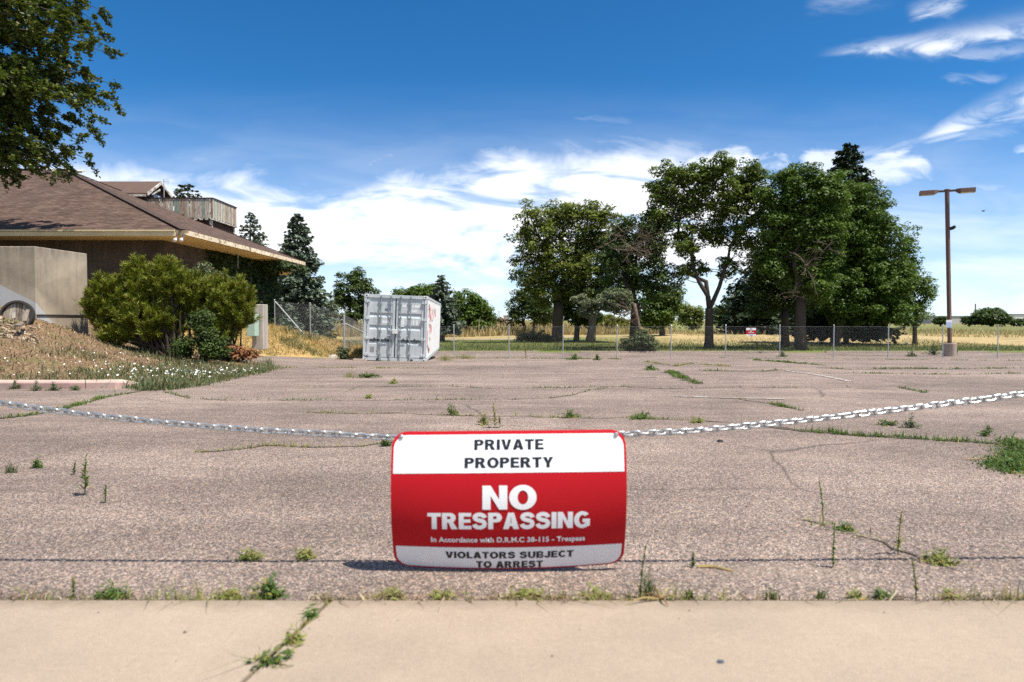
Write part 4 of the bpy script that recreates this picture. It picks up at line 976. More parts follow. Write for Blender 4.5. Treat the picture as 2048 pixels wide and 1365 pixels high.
    if ch == 'S':
        c = [(.66, .70), (.62, .80), (.53, .87), (.39, .90), (.25, .88), (.15, .81), (.125, .72), (.17, .63), (.27, .575), (.39, .54), (.52, .505), (.62, .44), (.655, .33), (.62, .21), (.52, .135), (.38, .105), (.24, .125), (.14, .195), (.10, .305)]
        q = []
        for i in range(len(c) - 1):
            for t in (0, .5): q.append((c[i][0] + (c[i + 1][0] - c[i][0]) * t, c[i][1] + (c[i + 1][1] - c[i][1]) * t))
        return [stroke(q + [c[-1]], (w + h) * .5)], .78
    return [], .30
def heavy_text(body, w=.24, h=.19, gap=.085):
    cu = bpy.data.curves.new('t', 'CURVE'); cu.dimensions = '2D'; cu.fill_mode = 'BOTH'; x = 0
    for ch in body:
        loops, adv = glyph(ch, w, h)
        for lp in loops:
            sp_ = cu.splines.new('POLY'); sp_.points.add(len(lp) - 1); sp_.use_cyclic_u = True
            for pt, (a, b) in zip(sp_.points, lp): pt.co = (x + a, b, 0, 1)
        x += adv + gap
    ob = bpy.data.objects.new('t', cu); COL.objects.link(ob); bpy.context.view_layer.update()
    me = bpy.data.meshes.new_from_object(ob.evaluated_get(bpy.context.evaluated_depsgraph_get())); bpy.data.objects.remove(ob); bpy.data.curves.remove(cu)
    bm = bmesh.new(); bm.from_mesh(me); bpy.data.meshes.remove(me); return bm
def fit(bm, x0, x1, y0, y1, ref=None):
    """scale the letters so that they fill the box"""
    c = np.array([v.co[:] for v in bm.verts]); a, b = c.min(0), c.max(0)
    if ref is not None: a[1], b[1] = ref
    for v in bm.verts:
        v.co.x = x0 + (v.co.x - a[0]) / (b[0] - a[0]) * (x1 - x0); v.co.y = y0 + (v.co.y - a[1]) / (b[1] - a[1]) * (y1 - y0); v.co.z = 0
    return bm
def flat_sign(root, X, Y, Z, w, h):
    def rect(name, x0, x1, z0, z1, y, m, th=.003): 
        b = MB(); b.bx(X + x0, X + x1, Y + y, Y + y + th, Z + z0, Z + z1); return b.build(name, m, root)
    rect('panel', -w / 2, w / 2, -h / 2, h / 2, 0, m_red)
    up = rect('white_field', -w / 2 + .008, w / 2 - .008, h * .22, h / 2 - .008, -.004, m_signw); rect('white_field', -w / 2 + .008, w / 2 - .008, -h / 2 + .008, -h * .26, -.004, m_signw)
    for body, x, z0, z1, m in (('PRIVATE', .12, .38, .46, m_ink), ('PROPERTY', .15, .26, .34, m_ink), ('NO', .10, .02, .17, m_signw), ('TRESPASSING', .30, -.12, -.02, m_signw), ('VIOLATORS SUBJECT', .28, -.36, -.30, m_ink), ('TO ARREST', .15, -.46, -.40, m_ink)):
        bm = fit(heavy_text(body), -x * w, x * w, z0 * h, z1 * h)
        for v in bm.verts: v.co = (v.co.x, -.006, v.co.y)
        for f in bm.faces: f.normal_update()
        me = bpy.data.meshes.new('lettering'); bm.to_mesh(me); bm.free(); o = link('lettering', me, m, root); o.location = Vector((X, Y, Z)) - origin(root)
p = px(1502, 664.5, FD - .06)
fs = empty('notice_sign', tuple(p), 'small red and white no trespassing notice wired to the fence under the big trees', 'sign')
flat_sign(fs, p[0], p[1], p[2], .56, .47)

# ================================================================== LAMP POST
LD = 43.0; p = px(1899, 712, LD); lz = float(G(p[0], p[1])); lx_ = p[0]
lamp = empty('street_lamp', (lx_, LD, lz), 'tall bronze car-park lamp post with two flat shoebox heads on a concrete footing', 'street lamp')
mb = MB(); n = 20; mb.tube([(lx_, LD, lz - .2), (lx_, LD, lz + .80), (lx_, LD, lz + .83)], [.385, .385, .36], n); mb.build('footing', mat_concrete('footing_concrete', (0.42, 0.32, 0.26), .15), lamp)
top = px(1894, 381, LD); rz = Euler((0, 0, R(28))).to_matrix(); hw = .095
mb = MB(); a, b = Vector((lx_, LD, lz + .83)), Vector((top[0], LD, top[2])); mb.box((a + b) / 2 , (hw * 2, hw * 2, (b - a).length), Matrix.Rotation(math.atan2((b - a).x, (b - a).z), 3, 'Y') @ rz); mb.build('pole', m_pole, lamp, bevel=.012)
mb = MB(); mb.box((lx_, LD, lz + .845), (.36, .36, .025), rz); mb.build('base_plate', m_pole, lamp)
mb = MB(); mb.box((top[0], LD, top[2] + .02), (.24, .24, .08), rz); mb.build('pole_cap', m_pole, lamp)
hd = Vector((math.cos(R(-24)), math.sin(R(-24)), 0)); pd = Vector((-hd.y, hd.x, 0))
for s in (-1, 1):
    c = Vector((top[0], LD, top[2] - .09)) + hd * (.98 * s); hl = .50; hh = .13; wd = .27
    mb = MB(); sec = lambda u, w2, z0, z1: [c + hd * u + pd * w2 + Vector((0, 0, z0)), c + hd * u - pd * w2 + Vector((0, 0, z0)), c + hd * u - pd * w2 * .86 + Vector((0, 0, z1)), c + hd * u + pd * w2 * .86 + Vector((0, 0, z1))]
    us = [(-s * hl * 1.0, wd * .55, -.02, hh), (-s * hl * .55, wd, -hh, hh), (s * hl, wd, -hh, hh)]
    vs = [q for u in us for q in sec(*u)]; mb.add(vs, [(0, 1, 2, 3), (11, 10, 9, 8)] + [(4 * i + j, 4 * i + (j + 1) % 4, 4 * i + 4 + (j + 1) % 4, 4 * i + 4 + j) for i in range(2) for j in range(4)])
    hdm = mb.build('lamp_head', m_pole, lamp)
    mb = MB(); mb.add([c + hd * a + pd * b + Vector((0, 0, -hh - .004)) for a, b in ((-.24, -.21), (.42 * 1, -.21), (.42, .21), (-.24, .21))] if s > 0 else [c + hd * a + pd * b + Vector((0, 0, -hh - .004)) for a, b in ((.24, -.21), (-.42, -.21), (-.42, .21), (.24, .21))], [(0, 1, 2, 3)]); mb.build('lens', m_lens, hdm)
    mb = MB(); mb.bar(Vector((top[0], LD, top[2] - .05)) + hd * .10 * s, c - hd * (hl * .95) * s + Vector((0, 0, .05)), .10, .12); mb.build('arm', m_pole, lamp)
cz = px(1900, 456, LD)[2]; cx = px(1897, 456, LD)[0]
mb = MB(); mb.tube([(cx + .05, LD, cz - .15), (cx + .16, LD - .05, cz - .05)], .03, 6); mb.tube([(cx + .13, LD + .05, cz - .06), (cx + .20, LD - .12, cz - .02), (cx + .26, LD - .24, cz + .05)], [.10, .11, .09], 10); mb.build('flood_light', m_litter, lamp)
np_ = px(1898, 648, LD - .16); mb = MB(); mb.box(tuple(np_), (.36, .012, .49)); pap = mb.build('notice_paper', m_white, loc=tuple(np_)); tag(pap, 'white and blue paper notice taped around the lamp post', 'notice')
mb = MB(); mb.box((np_[0], np_[1] - .008, np_[2] - .06), (.33, .003, .32)); mb.build('printed_panel', plain('pale_blue_print', (.36, .46, .66), .6, var=.3, scale=30), pap)

# ================================================================== THE SIGN AND THE CHAIN
SW = 0.757
def sy(s): return 2.215 - 0.200 * s + 0.228 * s * s
def sz(s): return 0.4290 - 0.4500 * s
def sproj(s):
    y, z = sy(s), sz(s); fy = y * math.cos(PITCH) - (z - EYE) * math.sin(PITCH); fz = y * math.sin(PITCH) + (z - EYE) * math.cos(PITCH); return 682.5 - F * fz / fy
_ss = np.linspace(-.05, 1.08, 400); _sy = np.array([sproj(q) for q in _ss])
def Y2s(Y): return float(np.interp(Y, _sy, _ss))
SX = px(1017.5, 900, 2.19)[0]
def smap(u, s, off):
    ty, tz = -0.200 + 0.456 * s, -0.456; l = math.hypot(ty, tz); n = (tz / l, -ty / l)
    bow = 0.030 * (1 - (2 * u / SW) ** 2) * max(0, s) ** 2
    return Vector((SX + u, sy(s) - bow + n[0] * off, sz(s) + u * 0.010 - 0.006 * (1 - (2 * u / SW) ** 2) * max(0, s) ** 3 + n[1] * off))
def rounded(u0, u1, s0, s1, rt, rb, k=10):
    ar = 0.4560; pts = []
    for (cu, cs, r, a0) in ((u1 - rt, s0 + rt / ar, rt, 0), (u0 + rt, s0 + rt / ar, rt, 90), (u0 + rb, s1 - rb / ar, rb, 180), (u1 - rb, s1 - rb / ar, rb, 270)):
        if r < 1e-5: pts.append((cu, cs)); continue
        for i in range(k + 1):
            a = R(a0 + 90 * i / k); pts.append((cu + r * math.cos(a), cs - r * math.sin(a) / ar))
    return pts
def cut_map(bm, off, thick=0):
    c = np.array([v.co[:] for v in bm.verts]); lo, hi = c.min(0), c.max(0)
    for s in np.arange(math.floor(lo[1] / .02) * .02, hi[1], .02): bmesh.ops.bisect_plane(bm, geom=bm.verts[:] + bm.edges[:] + bm.faces[:], plane_co=(0, s, 0), plane_no=(0, 1, 0), dist=1e-6)
    for u in np.arange(math.floor(lo[0] / .04) * .04, hi[0], .04): bmesh.ops.bisect_plane(bm, geom=bm.verts[:] + bm.edges[:] + bm.faces[:], plane_co=(u, 0, 0), plane_no=(1, 0, 0), dist=1e-6)
    if thick:
        r = bmesh.ops.extrude_face_region(bm, geom=bm.faces[:]); new = {v for v in r['geom'] if isinstance(v, bmesh.types.BMVert)}
        for v in bm.verts: v.co = smap(v.co.x, v.co.y, off - (thick if v in new else 0))
    else:
        for v in bm.verts: v.co = smap(v.co.x, v.co.y, off)
    return bm
sign = empty('trespassing_sign', (float(SX), 2.21, 0.41), 'large curved red and white no trespassing sign hanging from the chain', 'sign')
def sput(name, bm, m, parent=sign):
    bmesh.ops.recalc_face_normals(bm, faces=bm.faces)
    me = bpy.data.meshes.new(name); bm.to_mesh(me); bm.free()
    o = link(name, me, m, parent); o.location = -origin(parent); return o
def sshape(name, pts, off, m, thick=0, parent=sign):
    bm = bmesh.new(); bm.faces.new([bm.verts.new((u, s, 0)) for u, s in pts]); return sput(name, cut_map(bm, off, thick), m, parent)
hwid = SW / 2
panel = sshape('panel', rounded(-hwid, hwid, 0.0, 1.0, .046, .046), 0, m_red, .0025)
sshape('white_field', rounded(-hwid + .0075, hwid - .0075, Y2s(869), Y2s(945.5), .040, 0), .0008, m_signw)
sshape('white_field', rounded(-hwid + .010, hwid - .010, Y2s(1089), .988, 0, .040), .0008, m_signw)
def word(body, X0, X1, Y0, Y1, m, off=0.03, sp=1.0):
    k = 2.19 / F; bm = text_mesh(body, off, sp) if 'c' in body else heavy_text(body, off, off * .8, sp); bm = fit(bm, (X0 - 1017.5) * k, (X1 - 1017.5) * k, Y2s(Y1), Y2s(Y0))
    bmesh.ops.triangulate(bm, faces=bm.faces); return sput('lettering', cut_map(bm, .0015), m)
word('PRIVATE', 948, 1088, 879, 900, m_ink, .26, .085)
word('PROPERTY', 929, 1107, 914.5, 936, m_ink, .26, .085)
word('NO', 965, 1073, 969.5, 1018, m_signw, .27, .06)
word('TRESPASSING', 855, 1180, 1022.5, 1055, m_signw, .27, .06)
word('In Accordance with D.R.M.C 38-115 - Trespass', 861, 1171, 1069.5, 1082, m_signw, .032, 1.06)
word('VIOLATORS SUBJECT', 889, 1149, 1096.5, 1109, m_ink, .27, .08)
word('TO ARREST', 951, 1087, 1113.5, 1125.5, m_ink, .27, .08)
for s in (-1, 1):
    c = smap(s * (hwid - .030), Y2s(872), .001); mb = MB(); n = smap(0, .03, 1) - smap(0, .03, 0)
    mb.tube([c, c + n * .005, c + n * .008], [.0085, .007, .003], 12); mb.build('bolt', m_chain, sign, smooth=False)

# the chain, one link after the other
def chain_path():
    L_ = [(-1500, 560), (-700, 700), (0, 806), (130, 824), (260, 839), (390, 851), (520, 861), (650, 868), (790, 876)]
    R_ = [(900, 878), (1017, 878), (1130, 876), (1246, 869), (1370, 863), (1500, 852), (1620, 840), (1760, 824), (1900, 807), (2048, 788), (2700, 690), (3500, 540)]
    pts = [px(X, Y, 2.232 if 760 < X < 1280 else 2.225) for X, Y in L_ + R_]
    pts = np.array(pts); out = []
    for i in range(len(pts) - 1):
        p0, p1, p2, p3 = pts[max(i - 1, 0)], pts[i], pts[i + 1], pts[min(i + 2, len(pts) - 1)]
        for t in np.linspace(0, 1, 40, endpoint=False): out.append(.5 * (2 * p1 + (p2 - p0) * t + (2 * p0 - 5 * p1 + 4 * p2 - p3) * t * t + (3 * p1 - p0 - 3 * p2 + p3) * t ** 3))
    return np.array(out)
cp = chain_path(); cl = np.concatenate([[0], np.cumsum(np.linalg.norm(np.diff(cp, axis=0), axis=1))])
pitch = .0258; V = []; Q = []; k = 0
segs = 7
for i, s in enumerate(np.arange(0.5, cl[-1] - .5, pitch)):
    c = np.array([np.interp(s, cl, cp[:, j]) for j in range(3)]); c2 = np.array([np.interp(s + .01, cl, cp[:, j]) for j in range(3)])
    t = Vector(c2 - c).normalized(); a = t.cross(Vector((0, 0, 1))).normalized(); b = t.cross(a)
    ang = R(22 if c[0] > 0 else 40) + (i % 2) * math.pi / 2 + random.gauss(0, .16); e = a * math.cos(ang) + b * math.sin(ang); f = t.cross(e)
    hl, hw_, r = .0088, .0088, .0035; path = []
    for j in range(segs + 1): w = math.pi * (j / segs - .5); path.append((hl + math.cos(w) * hw_, math.sin(w) * hw_))
    for j in range(segs + 1): w = math.pi * (j / segs + .5); path.append((-hl + math.cos(w) * hw_, math.sin(w) * hw_))
    m = len(path); base = len(V)
    for j, (u, v) in enumerate(path):
        nu, nv = (u - (hl if j <= segs else -hl)), v; ln = math.hypot(nu, nv); o = t * (nu / ln) + e * (nv / ln)
        for q in range(6): w = 2 * math.pi * q / 6; V.append(Vector(c) + t * u + e * v + (o * math.cos(w) + f * math.sin(w)) * r)
    for j in range(m):
        for q in range(6): Q.append((base + j * 6 + q, base + j * 6 + (q + 1) % 6, base + ((j + 1) % m) * 6 + (q + 1) % 6, base + ((j + 1) % m) * 6 + q))
tag(npmesh('chain', V, Q, m_chain, loc=(float(SX), 2.22, .4), smooth=True), 'galvanised steel chain stretched across the drive and carrying the sign', 'chain')

# ================================================================== TREES
def unit(v): return v / (np.linalg.norm(v, axis=-1, keepdims=True) + 1e-9)
def leaves(C, N, size, aspect=0.55, jitter=0.35):
    """diamond leaves at C with rough normals N"""
    n = len(C); N = unit(N + rng.normal(0, .45, (n, 3))); A = unit(np.cross(N, rng.normal(0, 1, (n, 3)))); B = np.cross(N, A)
    L = size * (1 + rng.uniform(-jitter, jitter, (n, 1))); Wd = L * aspect
    V = np.stack([C - A * L * .5, C + B * Wd * .5 + A * L * .05, C + A * L * .5, C - B * Wd * .5 + A * L * .05], 1).reshape(-1, 3)
    return V, np.arange(4 * n).reshape(n, 4)
def blob(X, Y, rX, rY, d, depth=0.85):
    c = px(X, Y, d); return (c, np.array([rX / F * d, rX / F * d * depth, rY / F * d]))
def clump_cloud(blobs, nclump, nleaf, cr, hull=0.45, flat=0.6, low=-1.0, fill=0.10):
    """clumps spread through the blobs, leaves through the clumps"""
    w = np.array([(b[1][0] * b[1][2]) for b in blobs]); w /= w.sum(); cc = []
    for b, k in zip(blobs, np.maximum(1, (w * nclump).astype(int))):
        dv = unit(rng.normal(0, 1, (k * 2, 3))); dv = dv[dv[:, 2] > low][:k]; r = rng.uniform(hull, 1, (len(dv), 1)) ** .7; r = np.where(rng.random(r.shape) < .16, rng.uniform(1.0, 1.24, r.shape), r)
        cc.append(b[0] + dv * r * b[1])
    cc = np.concatenate(cc); k = len(cc); rad = cr * rng.uniform(.55, 1.35, k)
    idx = np.repeat(np.arange(k), np.maximum(4, (nleaf * (rad / cr) ** 2 * rng.uniform(.5, 1.3, k)).astype(int)))
    dv = unit(rng.normal(0, 1, (len(idx), 3))); dv[:, 2] = np.abs(dv[:, 2]) * np.where(rng.random(len(idx)) < .75, 1, -1); r = rng.uniform(.25, 1, (len(idx), 1)) ** .5
    off = dv * r * rad[idx, None]; off[:, 2] *= flat
    P_ = cc[idx] + off; Nn_ = dv * .7 + np.array([0, 0, .8])
    if fill:
        F_ = []
        for b, m in zip(blobs, (w * len(P_) * fill).astype(int)): q = unit(rng.normal(0, 1, (m, 3))); F_.append(b[0] + q * rng.uniform(.15, 1.04, (m, 1)) ** .6 * b[1])
        F_ = np.concatenate(F_); P_ = np.concatenate([P_, F_]); Nn_ = np.concatenate([Nn_, rng.normal(0, .4, F_.shape) + [0, 0, .8]])
    return cc, P_, Nn_
def curve_pts(p, q, bend, n=5, up=0.3, wob=0.0):
    p, q = np.array(p, float), np.array(q, float); L = np.linalg.norm(q - p); m = (p + q) / 2 + rng.normal(0, bend * L, 3) + np.array([0, 0, up * L * .3])
    t = np.linspace(0, 1, n)[:, None]; r = (1 - t) ** 2 * p + 2 * t * (1 - t) * m + t * t * q
    if wob: r[1:-1] += rng.normal(0, wob * L / n, (n - 2, 3))
    return r
DENS = 2.1
def tree(name, base, blobs, leafm, barkm, label, trunk_r, fork=0.45, nclump=120, nleaf=70, cr=0.8, leaf=0.2, hull=0.45, ntwig=60, limbs=None, group=None, lean=0.0, flat=.6, dead=None, cat='tree', aspect=.55, low=-1.0):
    base = np.array(base, float); root = empty(name, tuple(base), label, cat, group)
    cc, C, N = clump_cloud(blobs, int(nclump * DENS), int(nleaf * .95), cr * .80, hull, flat, low)
    Vv, Q = leaves(C, N, leaf * 1.12, aspect); npmesh('crown', Vv, Q, leafm, root)
    ctr = np.mean([b[0] for b in blobs], axis=0); lowz = min(b[0][2] - b[1][2] * .6 for b in blobs)
    fk = base + (np.array([base[0] + (ctr[0] - base[0]) * .25 + lean, base[1], max(lowz, base[2] + .3)]) - base) * np.array([1, 1, 1]); fk[2] = base[2] + max(.8, (lowz - base[2]) * (fork / .45))
    mb = MB(); tp = curve_pts(base - [0, 0, .2], fk, .02, 5, 0); mb.tube(tp, [trunk_r * 1.45, trunk_r * 1.08, trunk_r, trunk_r * .95, trunk_r * .9], 9)
    ends = []
    for i, b in enumerate(limbs if limbs is not None else [b[0] for b in blobs]):
        src = fk - [0, 0, .1] if (i < 3 or not ends) else min((e[q] for e in ends[:3] for q in (3, 4, 5)), key=lambda w: np.linalg.norm(w - b) + max(0, w[2] - b[2]) * .6)
        pts = curve_pts(src, b, .10, 9, .5, .28); r = trunk_r * (.60 if i < 3 else .30); mb.tube(pts, np.linspace(r, r * .22, 9), 7); ends.append(pts)
    allp = np.concatenate([e[2:] for e in ends])
    for c in cc[rng.permutation(len(cc))[:ntwig]]:
        s = allp[np.argmin(np.linalg.norm(allp - c, axis=1) + np.where(allp[:, 2] > c[2], 1.0, 0))]
        mb.tube(curve_pts(s, c, .08, 4, .15), np.linspace(trunk_r * .14, trunk_r * .04, 4), 4, cap=False)
    mb.build('trunk', barkm, root, smooth=True)
    if dead:
        for (p, k, ln) in dead:
            mb = MB()
            for _ in range(k):
                a = np.array(p) + rng.normal(0, .22, 3); dv = unit(np.array([rng.normal(0, 1), rng.normal(-.4, .6), rng.normal(.1, .6)])); e = a + dv * ln * rng.uniform(.5, 1.2)
                pp = curve_pts(a, e, .12, 5, .1); mb.tube(pp, np.linspace(.035, .010, 5), 4, cap=False)
                for _ in range(5): s = pp[rng.integers(1, 5)]; mb.tube(curve_pts(s, s + unit(dv + rng.normal(0, .7, 3)) * ln * rng.uniform(.2, .55), .1, 3, 0), [.018, .012, .007], 3, cap=False)
            mb.build('dead_branches', m_dead, root)
    return root
def spruce(name, base, H, rad, mat, label, levels=34, per=13, sprays=26, size=.34, clear=.06, trunk_r=.25, droop=.22, group=None, shape=.85, sparse=0.0):
    base = np.array(base, float); root = empty(name, tuple(base), label, 'tree', group); mb = MB()
    mb.tube([base - [0, 0, .2], base + [0, 0, H * .5], base + [0, 0, H]], [trunk_r, trunk_r * .6, .02], 8); mb.tube
    C = []; N = []; A = []; SZ = []
    for i in range(levels):
        t = clear + (1 - clear) * (i / levels) ** 1.05; r0 = rad * (1 - t) ** shape * (1.0 if t > clear + .08 else .85)
        for _ in range(max(7, int(per * (1 - .35 * t)))):
            if rng.random() < sparse: continue
            az = rng.uniform(0, 2 * math.pi); r = r0 * rng.uniform(.62, 1.12) + .12; z0 = H * (t + rng.uniform(-.5, .5) * (1 - clear) / levels)
            dv = np.array([math.cos(az), math.sin(az), 0]); k = max(5, int(sprays * (r / rad + .25)))
            s = rng.uniform(.12, 1, k) ** .75; lat = rng.normal(0, .16, k) * r * (1.1 - s) ; dz = -droop * r * s + .16 * r * s * s + rng.normal(0, .05, k) * (r + .3)
            side = np.array([-dv[1], dv[0], 0]); c = base + dv * (s * r)[:, None] + side * lat[:, None] + np.array([0, 0, 1]) * (z0 + dz)[:, None]
            SZ.append(np.full(k, (.55 + .45 * (1 - t) ** .7))); C.append(c); A.append(np.tile(dv + np.array([0, 0, -.25]), (k, 1)) + side * rng.normal(0, .6, (k, 1)))
            if i % 3 == 0: mb.tube([base + [0, 0, z0], base + dv * r * .5 + [0, 0, z0 - droop * r * .5 + .04 * r], base + dv * r * .95 + [0, 0, z0 - droop * r * .95 + .14 * r]], [.04, .025, .008], 4, cap=False)
    C = np.concatenate(C); A = unit(np.concatenate(A) + rng.normal(0, .3, (len(C), 3))); n = len(C)
    up = unit(np.array([0, 0, 1]) + rng.normal(0, .5, (n, 3))); B = unit(np.cross(A, up)); L = size * rng.uniform(.7, 1.4, (n, 1)) * np.concatenate(SZ)[:, None]; Wd = L * .34
    V = np.stack([C - A * L * .5, C + B * Wd, C + A * L * .5 - [0, 0, .03], C - B * Wd], 1).reshape(-1, 3)
    npmesh('crown', V, np.arange(4 * n).reshape(n, 4), mat, root); mb.build('trunk', m_bark, root)
    return root
def gbase(X, Y):
    p = px(X, Y, 60)
    for d in np.arange(48, 400, .5):
        p = px(X, Y, d)
        if p[2] <= float(groundz(p[0], p[1])): break
    return p, d

# --- the big trees behind the fence, left group
b1, d = gbase(1115, 686)
tree('locust_tree', b1, [blob(1075, 470, 52, 62, d), blob(1120, 440, 40, 38, d), blob(1165, 440, 44, 40, d), blob(1205, 455, 40, 42, d), blob(1060, 540, 42, 50, d), blob(1110, 530, 48, 60, d), blob(1165, 530, 50, 60, d), blob(1085, 585, 40, 32, d)], m_loc2, m_bark,
     'broad pale green tree with a forked dark trunk, leftmost of the big trees', .55, nclump=230, nleaf=95, cr=.95, leaf=.24, ntwig=110, hull=.3)
b2, d2 = gbase(1268, 699)
tree('locust_tree', b2, [blob(1265, 470, 46, 40, d2), blob(1310, 465, 36, 42, d2), blob(1235, 520, 40, 52, d2), blob(1290, 530, 48, 58, d2), blob(1325, 560, 30, 38, d2), blob(1250, 590, 40, 32, d2)], m_dark, m_bark,
     'dark leaved tree with bare grey twigs just left of the tallest open crowned tree', .42, nclump=150, nleaf=80, cr=.75, leaf=.20, ntwig=110, dead=[(px(1262, 500, d2 - 2.5), 16, 1.8), (px(1285, 480, d2 - 2.5), 10, 1.6), (px(1245, 470, d2 - 2.3), 6, 1.4)], hull=.35)
b2b, d2b = gbase(1180, 686)
tree('shade_tree', b2b, [blob(1190, 530, 48, 60, d2b), blob(1170, 585, 60, 30, d2b), blob(1240, 560, 40, 60, d2b)], m_dark, m_barkg, 'dark shade tree whose grey trunk stands just right of the forked trunk', .42, nclump=120, nleaf=80, cr=.9, leaf=.23, ntwig=50)
bo, do = gbase(1262, 700)
tree('olive_tree', np.array(bo) + [.9, -1.0, 0], [blob(1235, 592, 34, 14, do - 1.5), blob(1200, 608, 34, 15, do - 1.5), blob(1180, 625, 20, 10, do - 1.5), blob(1240, 612, 26, 14, do - 1.5), blob(1160, 600, 14, 10, do - 1.5)], m_olive, m_dead, 'low grey green branching tree with bare tips in front of the dark trunks', .16, nclump=90, nleaf=70, cr=.42, leaf=.15, ntwig=60, dead=[(px(1248, 628, do - 2.4), 14, 1.3)], fork=.6, cat='tree')
# --- tallest open tree
b3, d3 = gbase(1418, 699)
tree('locust_tree', b3, [blob(1335, 372, 38, 42, d3), blob(1385, 352, 40, 36, d3), blob(1440, 348, 42, 34, d3), blob(1497, 358, 38, 40, d3), blob(1318, 430, 32, 36, d3), blob(1382, 412, 44, 42, d3 + 1), blob(1450, 408, 46, 46, d3), blob(1510, 420, 32, 52, d3), blob(1428, 465, 38, 34, d3 + 1.5), blob(1372, 492, 28, 34, d3), blob(1490, 478, 30, 36, d3), blob(1455, 540, 20, 26, d3 + 1), blob(1368, 545, 20, 18, d3), blob(1402, 535, 22, 18, d3 + 1)], m_loc, m_bark,
     'tallest open crowned tree with bare forking limbs showing sky between them', .34, nclump=260, nleaf=95, cr=.70, leaf=.20, ntwig=190, hull=.2, fork=.26, dead=[(px(1360, 560, d3), 8, 1.5), (px(1500, 530, d3), 10, 1.6), (px(1325, 400, d3), 6, 1.3), (px(1330, 590, d3), 5, 1.4)],
     limbs=[px(1385, 440, d3), px(1475, 430, d3), px(1345, 385, d3), px(1430, 370, d3 + 1), px(1500, 370, d3), px(1310, 430, d3), px(1440, 545, d3), px(1395, 520, d3 - 1), px(1515, 430, d3)])
# --- right group
b5, d5 = gbase(1692, 690)
spruce('spruce_tree', b5, px(1692, 284, d5)[2] - b5[2], 5.6, m_spruce2, 'tall dark spruce whose pointed top rises above the right group of trees', levels=56, per=18, sprays=48, size=.5, trunk_r=.3, shape=.58)
b4, d4 = gbase(1602, 701)
tree('shade_tree', b4, [blob(1565, 385, 42, 48, d4), blob(1615, 375, 46, 40, d4), blob(1655, 400, 36, 50, d4), blob(1555, 460, 40, 48, d4), blob(1610, 460, 48, 55, d4), blob(1650, 490, 40, 50, d4), blob(1540, 520, 30, 30, d4), blob(1620, 560, 50, 50, d4)], m_mid, m_bark,
     'thick trunked dense tree with rusty dead twigs, right of the tallest open crowned tree', .40, nclump=240, nleaf=110, cr=.8, leaf=.20, ntwig=90, dead=[(px(1610, 540, d4 - 3.6), 9, 1.5), (px(1650, 500, d4 - 3.2), 4, 1.3), (px(1590, 590, d4 - 3.2), 5, 1.2)], hull=.4)
b4b, d4b = gbase(1571, 697)
tree('shade_tree', b4b, [blob(1550, 560, 46, 55, d4b), blob(1600, 580, 50, 45, d4b), blob(1530, 600, 40, 34, d4b), blob(1580, 500, 50, 50, d4b)], m_dark, m_bark, 'dark tree whose black trunk stands just left of the thick trunked dense tree', .32, nclump=120, nleaf=90, cr=.9, leaf=.22, ntwig=40)
b6, d6 = gbase(1666, 694)
tree('locust_tree', b6, [blob(1690, 400, 44, 50, d6), blob(1735, 420, 40, 55, d6), blob(1705, 480, 60, 60, d6), blob(1760, 490, 42, 60, d6), blob(1720, 560, 64, 55, d6), blob(1780, 570, 44, 55, d6), blob(1670, 560, 40, 55, d6), blob(1700, 620, 60, 32, d6), blob(1775, 625, 46, 28, d6)], m_mid, m_bark,
     'wide bright green tree filling the right group down to the grass', .38, nclump=330, nleaf=105, cr=.85, leaf=.20, ntwig=60, hull=.45)
p7 = px(1830, 690, 64); p7[2] = float(groundz(p7[0], p7[1]))
tree('locust_tree', p7, [blob(1815, 520, 22, 60, 64), blob(1835, 585, 30, 40, 64), blob(1855, 575, 18, 25, 64), blob(1820, 630, 36, 26, 64), blob(1800, 560, 24, 60, 64)], m_mid, m_bark, 'low spreading green tree at the right end of the right group near the lamp post', .2, nclump=120, nleaf=80, cr=.7, leaf=.19, ntwig=40)
b8, d8 = gbase(1533, 668)
spruce('spruce_tree', b8, px(1533, 470, d8)[2] - b8[2], 8.5, m_spruce2, 'dark drooping conifer low between the open crowned tree and the thick trunked tree', levels=26, per=20, sprays=34, size=.7, trunk_r=.5, droop=.3, clear=.10, shape=.6)
# --- smaller trees behind and between
def small(name, X, Yb, blobs, m, label, r=.2, n=70, nl=70, cr=.8, leaf=.25, bark=m_bark, group=None, d=None):
    if d is None: b, d = gbase(X, Yb)
    else: b = px(X, Yb, d); b[2] = float(groundz(b[0], b[1]))
    return tree(name, b, [blob(*q, d) for q in blobs], m, bark, label, r, nclump=n, nleaf=nl, cr=cr, leaf=leaf, ntwig=30, group=group)
small('young_tree', 1050, 671, [(1040, 610, 26, 28), (1065, 600, 28, 30), (1030, 640, 18, 18)], m_dark, 'small dark tree with a thin trunk under the left edge of the broad pale tree', .25, 60, 70, .9, .28)
small('young_tree', 1065, 672, [(1085, 630, 26, 20), (1075, 615, 20, 18)], m_dark, 'thin trunked dark sapling just left of the yellow green bush', .2, 40, 60, .8, .28)
small('round_bush', 1090, 668, [(1085, 636, 22, 16), (1100, 625, 18, 14)], m_yel, 'yellow green round bush in the dry grass behind the forked trunk', .15, 40, 70, .8, .26)
small('young_tree', 1152, 683, [(1150, 610, 36, 36), (1175, 640, 28, 14)], m_mid, 'middle trunked green tree between the forked trunk and the grey trunk', .3, 70, 80, .9, .26)
small('round_bush', 1225, 668, [(1215, 645, 28, 14), (1240, 650, 20, 10)], m_yel, 'bright green low bush behind the grey trunks', .15, 36, 70, .9, .28)
